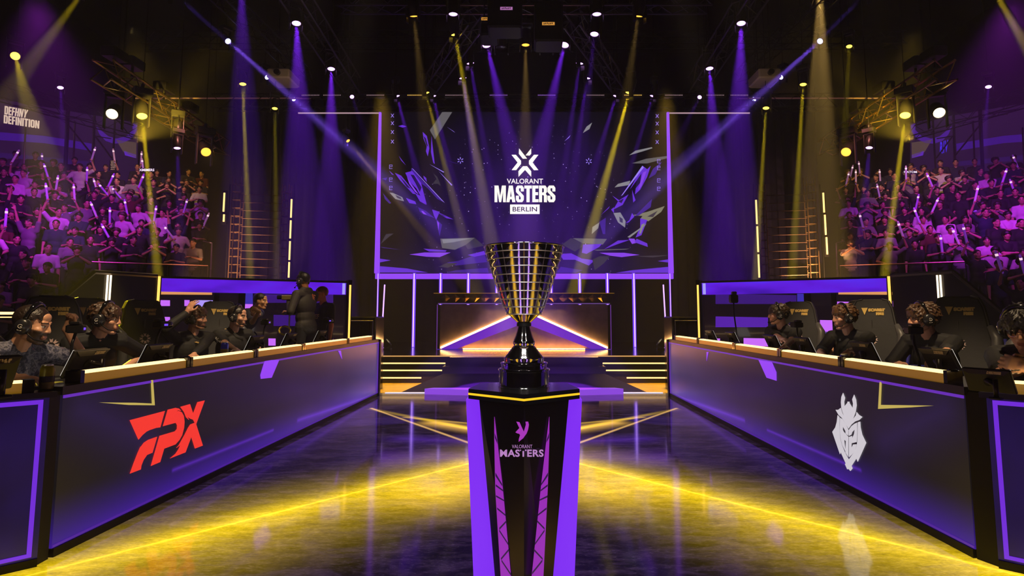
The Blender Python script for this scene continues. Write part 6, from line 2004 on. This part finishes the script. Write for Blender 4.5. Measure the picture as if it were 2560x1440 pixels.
def chair_proto():
    e = empty('gaming_chair')
    half = [(.20, .50), (.225, .62), (.262, .86), (.268, 1.00), (.215, 1.10), (.185, 1.26), (.150, 1.335), (.09, 1.352)]
    prof = [(x, z) for x, z in half] + [(-x, z) for x, z in reversed(half)]
    rk = lambda z: -.235 - (z - .5) * .20
    b = MB()
    n = len(prof)
    vs = []
    for sc_, dy in ((.97, -.05), (1.0, -.02), (1.0, .03), (.93, .052)):
        vs += [V((x * sc_, rk(z) + dy, .92 + (z - .92) * (1 - (1 - sc_) * .5))) for x, z in prof]
    fs = [tuple(range(n)), tuple(range(4 * n - 1, 3 * n - 1, -1))]
    for i in range(3):
        for k in range(n):
            j = (k + 1) % n
            fs.append((i * n + k, (i + 1) * n + k, (i + 1) * n + j, i * n + j))
    b.add(vs, fs).build('backrest', M_CHAIR, e)
    for sx in (-1, 1):
        m = MB()
        pts = [(.215, .52, .03), (.245, .66, .07), (.270, .86, .085), (.272, .99, .08), (.222, 1.09, .05)]
        m.path([(sx * x, rk(z) + d, z) for x, z, d in pts], [.03, .042, .046, .042, .024], 8)
        m.build('side_bolster', M_CHSIDE, e, True)
        m = MB().path([(sx * (x + .046), rk(z) + d * .5, z) for x, z, d in pts[:4]], [.020, .032, .030, .014], 6)
        m.build('blue_side_panel', M_CHBLUE, e, True)
        MB().path([(sx * x * .985, rk(z) + .04, z) for x, z in half[3:]], .007, 5).build('piping', M_CHSIDE, e, True)
        a = MB().bbox(sx * .32 - .045, sx * .32 + .045, -.12, .16, .66, .69, .01).box(sx * .32 - .02, sx * .32 + .02, -.02, .04, .46, .66)
        a.build('armrest', M_BLACK, e)
    MB().bbox(-.26, .26, -.22, .28, .33, .43, .035).build('seat', M_CHAIR, e)
    MB().tube((0, 0, .12), (0, 0, .34), .03, n=10).build('gas_column', M_DARKMETAL, e)
    bs = MB()
    for i in range(5):
        a = 2 * pi * i / 5
        bs.tube((0, 0, .11), (.30 * cos(a), .30 * sin(a), .08), .028, .02, 8)
    bs.build('star_base', M_BLACK, e)
    for i in range(5):
        a = 2 * pi * i / 5
        MB().tube((.30 * cos(a) - .02 * sin(a), .30 * sin(a) + .02 * cos(a), .032), (.30 * cos(a) + .02 * sin(a), .30 * sin(a) - .02 * cos(a), .032), .031, n=10).build('caster', M_BLACK, e)
    fy = lambda z: rk(z) + .0545
    # facing +Y: x is mirrored so the lettering reads right from the front
    tx = text_mb('SCARET', .036, 1.15, .004)
    tx.v = [(-x - .045, fy(1.238 + z), 1.238 + z) for x, y, z in tx.v]
    tx.build('gold_lettering', M_CHGOLD, e)
    tx = text_mb('FREE', .032, 1.0, .004)
    tx.v = [(-x - .075, fy(1.200 + z), 1.200 + z) for x, y, z in tx.v]
    tx.build('gold_lettering', M_CHGOLD, e)
    lg_ = MB()
    tri = [(.095, 1.262), (.035, 1.262), (.065, 1.188)]
    lg_.prism([(x, fy(z) - .002, z) for x, z in tri], (0, .004, 0)).build('gold_badge', M_CHGOLD, e)
    MB().box(-.004, .004, fy(1.08) - .004, fy(1.08) + .003, 1.02, 1.14).build('seam_line', M_CHSIDE, e)
    fl = MB()
    for i in range(8):
        a = 2 * pi * i / 8
        p = lambda r, w: (r * sin(a) + w * cos(a), r * cos(a) - w * sin(a))
        q = [p(.024, -.008), p(.056, -.012), p(.046, 0), p(.056, .012), p(.024, .008)]
        fl.prism([(x, fy(.94 + z) - .002, .94 + z) for x, z in q], (0, .004, 0))
    fl.build('flower_badge', mat('badge_pastel', (.72, .52, .5, 1), .5), e)
    nest(e, 'backrest', 'gold_lettering', 'gold_badge', 'flower_badge', 'seam_line', 'piping')
    nest(e, 'star_base', 'caster')
    return e


ch0 = chair_proto()
used = [False]
chl = 'dark gaming chair with gold lettering'
for lb, x, y, face in (('cut off at the left edge behind the bearded player', -3.46, 3.84, -108), ('behind the brown haired player, left of his raised camera', -3.68, 4.80, -131), ('mostly hidden behind the brown haired head', -3.86, 5.66, -112),
                       ('and blue panels, seen whole before the booth wall', -3.80, 6.26, -126), ('between the player holding his head and the upright player', -3.42, 6.94, -140), ('behind the man in the grey top', -3.92, 8.72, -112),
                       ('and blue side panels, behind the player with layered hair', 3.55, 5.05, 132), ('behind the player with wavy light brown hair', 3.37, 5.99, 137), ('behind the farthest player along the right desk', 3.12, 7.08, 140), ('cut off at the right edge', 3.18, 3.70, 118)):
    c = ch0 if not used[0] else copy_tree(ch0)
    used[0] = True
    c.location = (x, y, .10)
    c.rotation_euler = (0, 0, R(face))
    tag(c, chl + ' ' + lb, 'chair', 'gaming chairs')

M_MON = mat('monitor_black', (.010, .010, .011, 1), .42, noise=.15, nscale=40)


def monitor_proto():
    e = empty('gaming_monitor')
    B = Matrix.Translation((0, 0, .165)) @ Matrix.Scale(.77, 4) @ Matrix.Rotation(R(24), 4, 'X')            # back faces -Y... tilted top towards the aisle
    MB().bbox(-.27, .27, -.022, .022, -.165, .165, .010, B).build('housing', M_MON, e)
    MB().prism([B @ V(p) for p in ((-.27, -.022, .165), (.27, -.022, .165), (.20, -.030, .105), (-.20, -.030, .105))], B.to_3x3() @ V((0, -.012, 0))).build('top_lip', mat('monitor_lip', (.035, .03, .034, 1), .3), e)
    MB().box(-.262, .262, .022, .024, -.150, .158, B).build('display', mat('monitor_display', (.01, .01, .01, 1), .3, emit=rgb(225, 216, 205), es=1.3), e)
    t = text_mb('AORENT', .034, 1.1, .008)
    t.v = [tuple(B @ V((x + .10, -.045, z + .135))) for x, y, z in t.v]
    t.build('lettering', mat('monitor_gold_text', (.62, .48, .30, 1), .45), e)
    MB().lathe([(.055, 0), (.055, .02), (.045, .03)], 20, B @ Matrix.Translation((0, -.02, -.01)) @ Matrix.Rotation(pi / 2, 4, 'X')).build('mount', M_BLACK, e, True, 40)
    MB().caps((.0, -.055, .165), (.09, -.085, .13), .020, .020, 8).build('arm', mat('arm_dark', (.02, .016, .014, 1), .3, .5), e, True)
    MB().tube((.09, -.085, .0), (.09, -.085, .19), .022, n=10).build('pole', MATS['arm_dark'], e, True)
    MB().bbox(.04, .14, -.13, -.05, .0, .02, .005).build('desk_clamp', M_BLACK, e)
    nest(e, 'housing', 'top_lip', 'lettering', 'display')
    return e


mo0 = monitor_proto()
used[0] = False
for lb, px, py, Y, rz in (('cut off at the left picture edge', -52, 946, 2.95, 66), ('nearest on the left desk, before the brown haired player', 214, 898, 3.9, 90), ('before the empty chair on the left desk', 387, 868, 4.6, 90),
                          ('before the upright player with the gold shoulder print', 636, 848, 6.35, 90), ('before the standing camera operator', 722, 840, 7.3, 90), ('farthest on the left desk', 800, 826, 8.5, 90),
                          ('farthest on the right desk', 1779, 826, 8.55, -90), ('second from the far end of the right desk', 1832, 842, 7.75, -90), ('left of the farthest player on the right desk', 1932, 858, 6.6, -90),
                          ('between the farthest player and the player with wavy hair', 2012, 862, 5.9, -90), ('covering the shoulder of the player with wavy hair', 2162, 856, 4.9, -90), ('nearest on the right desk, before the player with layered hair', 2352, 888, 4.0, -90),
                          ('low in front of the player with clasped hands', 2474, 965, 3.0, -62)):
    c = mo0 if not used[0] else copy_tree(mo0)
    used[0] = True
    p = at(px, py, Y)
    zd = .868 if 100 < px < 2450 else .886
    c.location = (p.x, p.y, zd)
    c.rotation_euler = (0, 0, R(rz))
    if px > 2460 or px < 0:
        c.scale = (.72, .72, .72) if px < 0 else (.5, .5, .5)
    tag(c, 'black monitor seen from behind ' + lb, 'monitor', 'gaming monitors')


def cam_proto():
    e = empty('player_camera')
    z = .40
    MB().bbox(-.05, .05, -.045, .045, z - .035, z + .035, .010).build('body', M_BLACK, e)
    MB().lathe([(.030, 0), (.034, .01), (.034, .055), (.030, .06), (.026, .045), (.0, .04)], 18, Matrix.Translation((0, -.04, z)) @ Matrix.Rotation(pi / 2, 4, 'X')).build('lens', M_GLOSSB, e, True, 40)
    MB().bbox(-.03, .03, -.01, .05, z + .035, z + .06, .006).build('top_handle', M_DARKMETAL, e)
    MB().path([(0, 0, z - .03), (.01, .02, z - .12), (.0, .05, z - .24), (0, .06, 0)], .010, 8).build('gooseneck', M_DARKMETAL, e, True)
    MB().bbox(-.04, .04, .02, .10, 0, .02, .005).build('clamp', M_BLACK, e)
    MB().box(-.051, -.049, -.02, .02, z - .01, z + .01).build('tally_light', mat('tally_violet', (.1, .05, .2, 1), .4, emit=rgb(110, 70, 240), es=1.), e)
    nest(e, 'body', 'tally_light', 'top_handle', 'lens')
    return e


ca0 = cam_proto()
used[0] = False
for lb, px, py, Y, rz in (('under the raised fist at the left', 190, 822, 4.15, 200), ('beside the empty chair on the left desk', 402, 812, 4.95, 170), ('before the man in the grey top', 664, 806, 7.4, 180), ('on the far part of the left desk', 818, 802, 8.7, 160),
                          ('over the second far monitor on the right desk', 1834, 747, 7.9, 180), ('beside the farthest player on the right desk', 1992, 812, 6.2, 190), ('before the mouth of the player with layered hair', 2284, 826, 4.35, 170)):
    c = ca0 if not used[0] else copy_tree(ca0)
    used[0] = True
    p = at(px, py, Y)
    c.location = (p.x, p.y, p.z - .40)
    c.rotation_euler = (0, 0, R(rz))
    k = max(.3, (p.z - .868) / .40)
    c.location = (p.x, p.y, .868)
    c.scale = (1, 1, k)
    tag(c, 'small black camera on a gooseneck ' + lb, 'camera', 'player cameras')

# rig held by the operator
p = at(722, 745, 8.58)
e = empty('camera_rig', p, 0, 'small handheld camera rig held up by the standing operator', 'camera')
MB().bbox(-.09, .09, -.05, .05, -.03, .04, .01).build('body', mat('rig_gold_lit', (.35, .28, .10, 1), .3, .6), e)
MB().tube((-.09, 0, .01), (-.16, 0, .01), .03, n=12).build('lens', M_GLOSSB, e)
MB().tube((.02, 0, -.03), (.02, .0, -.42), .012, n=8).build('stabiliser_pole', M_ALU, e)
MB().path([(-.04 + .08 * cos(t), .0, -.46 + .06 * sin(t)) for t in [2 * pi * i / 12 for i in range(12)]], .014, 6, True).build('grip_ring', mat('rig_yellow', (.7, .5, .05, 1), .4), e)

# drinks and small things on the desks
def drink(name, px, py, Y, lb, c1, c2, h_=.125, r=.033, z=.868, cap=None):
    p = ground(px, py, z) if Y is None else at(px, py, Y)
    e = empty(name, (p.x, p.y, z), 0, lb, 'drink')
    MB().lathe([(r * .8, 0), (r, .006), (r, h_ * .82), (r * .78, h_ * .93), (r * .7, h_ * .95)], 24).build('body', mat('can_' + name + str(px), rgb(*c1), .3, .3, noise=.9, nscale=22), e, True, 40)
    MB().lathe([(r * 1.005, h_ * .30), (r * 1.008, h_ * .32), (r * 1.008, h_ * .52), (r * 1.005, h_ * .54)], 24).build('label_band', mat('band_' + name + str(px), rgb(*c2), .4), e, True)
    MB().lathe([(r * .72, h_ * .95), (r * .74, h_ * .97), (r * .70, h_), (.0, h_)], 24).build('lid', mat('lid_grey', (.55, .55, .55, 1), .3, .8), e, True, 40)
    nest(e, 'body', 'label_band', 'lid')
    return e


drink('drink_bottle', 116, 965, 3.32, 'yellow green drink bottle standing on the left corner desk', (150, 140, 24), (24, 24, 20), .135, .034, .886)
drink('drink_can', 561, 880, 6.1, 'blue drink bottle on the left desk before the upright player', (36, 40, 190), (120, 100, 40), .15, .036)
drink('drink_can', 2112, 912, 4.72, 'blue drink can on the right desk before the player with wavy hair', (30, 40, 200), (190, 70, 40), .12, .034)
drink('drink_can', 1957, 880, 5.9, 'small blue drink can by the farthest right player', (30, 34, 150), (20, 20, 60), .09, .030)
p = ground(2310, 925, .868)
e = empty('blue_box', (p.x, p.y, .868), R(-14), 'flat blue box lying on the right desk before the nearest monitor', 'box')
MB().bbox(-.085, .085, -.04, .04, 0, .036, .004).build('carton', mat('carton_blue', (.03, .05, .55, 1), .4), e)
MB().box(-.05, .0, -.0405, -.0395, .008, .026).build('printed_panel', M_PW, e)
p = at(195, 962, 3.5)
e = empty('yellow_folder', (-2.92, 3.62, .868), R(20), 'yellow green folder lying on the left desk behind the drink bottle', 'folder')
MB().box(-.13, .13, -.09, .09, 0, .012).build('cover', mat('folder_yellow', (.5, .48, .05, 1), .5), e)
MB().box(-.125, .125, -.085, .085, .012, .016).build('top_sheet', mat('folder_top', (.42, .42, .06, 1), .6), e)


def keyboard(x, y, rz, lb):
    e = empty('keyboard', (x, y, .868), R(rz), lb, 'keyboard', 'keyboards on the desks')
    MB().bbox(-.18, .18, -.065, .065, 0, .022, .005).build('case', M_BLACK, e)
    kb = MB()
    for r_ in range(5):
        for c_ in range(14):
            kb.cbox((-.163 + c_ * .025, -.05 + r_ * .025, .026), (.020, .020, .008))
    tag(kb.build('key_rows', mat('key_caps', (.03, .03, .032, 1), .5, emit=rgb(40, 30, 60), es=.4), e), kind=None)


def mouse(x, y, rz, lb, z=.868):
    e = empty('computer_mouse', (x, y, z), R(rz), lb, 'mouse', 'computer mice on the desks')
    MB().ball((0, 0, .012), (.032, .06, .026), 14, 8).build('shell', mat('mouse_black', (.02, .02, .022, 1), .35), e, True)
    MB().tube((0, .03, .033), (0, .045, .031), .006, n=8).build('scroll_wheel', M_DARKMETAL, e)


for k, (nm, f, s_) in enumerate((('brown haired player', F2, -1), ('player holding his head', F3, -1), ('upright player', F4, -1), ('player with layered hair', G2_, 1), ('player with wavy hair', G3, 1), ('farthest right player', G4, 1))):
    w = [f['W'] @ f['arms'][d][1] for d in (-1, 1)]
    if k != 0:
        keyboard(s_ * 2.98, w[0].y if s_ < 0 else w[1].y, 90, 'black keyboard on the desk before the ' + nm)
    q = w[1]
    mouse(s_ * 2.92 if k else q.x + .1, q.y, 90, 'black mouse by the right hand of the ' + nm)
for i, (fx_, y0, nm) in enumerate(((-1, 5.3, 'left'), (1, 5.2, 'right'))):
    pass
# ================================================================ AUDIENCE
PROTO = []
for i, (nm, L_, R_, hr, lean, hc) in enumerate((
        ('clapping', dict(l=(-.05, .30, 1.22), p=(-.7, -.1, 1.0), pose='flat'), dict(l=(.05, .30, 1.22), p=(.7, -.1, 1.0), pose='flat'), 'short', 4, (26, 18, 14)),
        ('raising a glowing stick in the right hand', dict(l=(-.20, .26, 1.10), p=(-.7, 0, .9)), dict(l=(.30, .18, 1.86), p=(.9, 0, 1.3), pose='fist'), 'crop', 3, (20, 14, 12)),
        ('raising a glowing stick in the left hand', dict(l=(-.34, .20, 1.80), p=(-.9, 0, 1.3), pose='fist'), dict(l=(.20, .28, 1.14), p=(.7, 0, .9)), 'short', 3, (48, 32, 22)),
        ('with both arms raised', dict(l=(-.30, .10, 1.95), p=(-.9, 0, 1.4), pose='spread'), dict(l=(.30, .12, 1.96), p=(.9, 0, 1.4), pose='spread'), 'short', 0, (30, 22, 16)),
        ('with arms crossed', dict(l=(.10, .24, 1.15), p=(-.8, .1, .9)), dict(l=(-.10, .27, 1.18), p=(.8, .1, .9)), 'bowl', 2, (24, 18, 16)),
        ('holding a glowing stick forward', dict(l=(-.20, .22, 1.05), p=(-.7, 0, .9)), dict(l=(.14, .42, 1.34), p=(.8, -.1, 1.0), pose='fist'), 'mop', 6, (60, 42, 28)),
        ('standing with hands down', None, None, 'crop', 2, (18, 14, 12)),
        ('clapping high before the face', dict(l=(-.05, .30, 1.46), p=(-.8, 0, 1.0), pose='flat'), dict(l=(.05, .30, 1.46), p=(.8, 0, 1.0), pose='flat'), 'long', 3, (40, 28, 20)))):
    f = figure('proto', (0, 0, 1.62), 0, dict(stand=True, lean=lean, L=L_, Rr=R_, hair=hr, haircol=hc, voxel=.015, shirtcol=(30, 30, 34), pitch=-4, tone=(200, 148, 118)))
    r = f['root']
    for c in list(r.children):
        if c.name.startswith('shoe'):
            bpy.data.objects.remove(c)
    hand_pt = {d: (f['arms'][d][1] + f['arms'][d][2] * .06, f['arms'][d][2]) for d in (-1, 1)}
    PROTO.append((nm, r, [c for c in r.children], hand_pt, f['hc'].z))
SHIRTS = [('black', (20, 20, 22)), ('black', (26, 24, 28)), ('dark blue', (30, 34, 62)), ('grey', (120, 116, 118)), ('pale', (200, 196, 190)), ('white', (225, 222, 216)), ('black', (16, 16, 18)), ('dark red', (84, 26, 26))]
SMAT = [mat('crowd_cloth_%d' % i, rgb(*c), .8, noise=.2, nscale=10) for i, (n, c) in enumerate(SHIRTS)]
M_STICK = mat('stick_plastic', (.55, .40, .75, 1), .3, emit=rgb(150, 70, 220), es=.18)
M_STICKW = mat('stick_plastic_pale', (.7, .6, .8, 1), .3, emit=rgb(190, 110, 200), es=.22)
M_TIP = mat('stick_light', (.8, .8, .8, 1), .3, emit=rgb(255, 215, 235), es=1.0)
stick_me = [MB().lathe([(.010, 0), (.026, .03), (.029, .10), (.029, .46), (.022, .52), (.0, .535)], 10).mesh('stick_tube', m, True) for m in (M_STICK, M_STICKW)]
tip_me = MB().lathe([(.0295, .40), (.0305, .43), (.0295, .455)], 10).mesh('stick_lamp', M_TIP, True)
ORD = 'first second third fourth fifth sixth seventh eighth ninth tenth eleventh twelfth thirteenth fourteenth fifteenth sixteenth seventeenth eighteenth nineteenth twentieth'.split()
PT = dict(zip([p[0] for p in PROTO], ('clapping', 'stick raised', 'stick lifted', 'arms up', 'arms crossed', 'stick forward', 'standing still', 'clapping high')))
used = [False] * len(PROTO)
rd = random.Random(77)
n_people = 0
bpy.context.view_layer.update()
CAMI = cam.matrix_world.inverted()


def to_px(p):
    q = CAMI @ V(p)
    return PPX + FPX * q.x / -q.z, PPY - FPX * q.y / -q.z


for sx in (-1, 1):
    O, u, v = STAND[sx]
    lb = 'left' if sx < 0 else 'right'
    front = atan2(v.x, -v.y)                          # turned towards the aisle
    for k in range(-4, ROWS):
        uu = .10 if k >= 0 else 2.75 - .25 * (k + 1)
        seat = 0
        while uu < 8.0:
            a = uu + rd.uniform(-.07, .07)
            uu += rd.uniform(.44, .52)
            p = O + u * a + v * (k * DV + rd.uniform(-.06, .10))
            z = ZR0 + k * DZ
            px, py = to_px((p.x, p.y, z + 1.6))
            if px < -30 or px > 2590:
                break
            if rd.random() < .05:
                continue
            seat += 1
            if a > UMAX[sx, k] - .2:
                break
            i = rd.choices(range(8), (26, 7, 6, 3, 14, 9, 17, 14))[0]
            nm, root, kids, hp_, hz = PROTO[i]
            sc_ = rd.uniform(.92, 1.04)
            rz = front + rd.uniform(-.42, .42)
            ci = rd.choices(range(len(SHIRTS)), (18, 16, 10, 10, 7, 5, 16, 4))[0]
            if not used[i]:
                used[i] = True
                e, ks = root, kids
            else:
                e = root.copy()
                COL.objects.link(e)
                ks = []
                for c in kids:
                    d = c.copy()
                    COL.objects.link(d)
                    d.parent = e
                    ks.append(d)
            e.location = (p.x, p.y, z)
            e.rotation_euler = (0, 0, rz)
            e.scale = (sc_, sc_, sc_)
            for c in ks:
                if c.name.startswith('shirt'):
                    c.material_slots[0].link = 'OBJECT'
                    c.material_slots[0].material = SMAT[ci]
            rw = '%s stand %s%s row' % (lb, ORD[k] if k >= 0 else ORD[-k - 1], '' if k >= 0 else ' low')
            tag(e, 'person in %s shirt, %s, %s, %s from aisle' % (SHIRTS[ci][0], PT[nm], rw, ORD[seat - 1]), 'person', 'audience in the %s stand' % lb)
            n_people += 1
            hands = [(1, .35)] if i == 1 else [(-1, .35)] if i == 2 else [(1, .9)] if i == 5 else [(1, .5)] if (i in (0, 7) and rd.random() < .12) else []
            for d, lean_ in hands:
                w, hd = hp_[d]
                W_ = e.matrix_basis
                wp = Matrix.Translation(e.location) @ Matrix.Rotation(rz, 4, 'Z') @ Matrix.Scale(sc_, 4) @ w
                tilt = V((rd.uniform(-.45, .45), rd.uniform(-.2, .1), 1)) if i != 5 else V((rd.uniform(-.6, .6), -.2, .75))
                tilt.normalize()
                s = bpy.data.objects.new('light_stick', None)
                COL.objects.link(s)
                s.location = wp - tilt * .06
                s.rotation_euler = tilt.to_track_quat('Z', 'Y').to_euler()
                t1 = bpy.data.objects.new('tube', stick_me[rd.random() < .35])
                t2 = bpy.data.objects.new('lamp', tip_me)
                for t in (t1, t2):
                    COL.objects.link(t)
                    t.parent = s
                tag(s, 'glowing light stick of the %s person from aisle, %s' % (ORD[seat - 1], rw), 'light stick', 'light sticks in the %s stand' % lb)
for i, us in enumerate(used):
    if not us:
        for c in PROTO[i][2]:
            bpy.data.objects.remove(c)
        bpy.data.objects.remove(PROTO[i][1])
print('AUDIENCE', n_people)
# lit message signs held up in the stands
for px, py, Y, w, h_, lb, txt in ((367, 425, 19.3, .54, .12, 'wide white lit message sign held up in the left stand', 'XMIMERS'), (2276, 430, 19.3, .46, .10, 'wide white lit message sign held up in the right stand', 'F-ATOM'), (283, 413, 20.5, .26, .36, 'tall lit message sign held up at the top of the left stand', None)):
    p = at(px, py, Y)
    e = empty('message_sign', p, 0, lb, 'sign')
    MB().bbox(-w / 2, w / 2, 0, .02, -h_ / 2, h_ / 2, .004).build('panel', M_BLACK, e)
    if txt:
        t = fit_text(text_mb(txt, 1, 1, .02), lambda x, y: V((x, -.004, -y)), 0, 0, w * .92, h_ * .7)
        t.build('lettering', mat('sign_white_leds', (.3, .3, .3, 1), .4, emit=rgb(240, 225, 255), es=1.2), e)
    else:
        for r_ in range(6):
            t = fit_text(text_mb(('LET', 'GO', 'FPX', 'TEAM', 'WIN', 'ALL')[r_], 1, 1, .01), lambda x, y: V((x, -.004, -y)), .0, -.145 + .058 * r_, .17, .036)
            t.build('lettering', mat('sign_dim_leds', (.3, .3, .3, 1), .4, emit=rgb(200, 160, 130), es=1.), e)
    MB().tube((0, .01, -h_ / 2), (0, .01, -h_ / 2 - .35), .012, n=6).build('handle', M_BLACK, e)
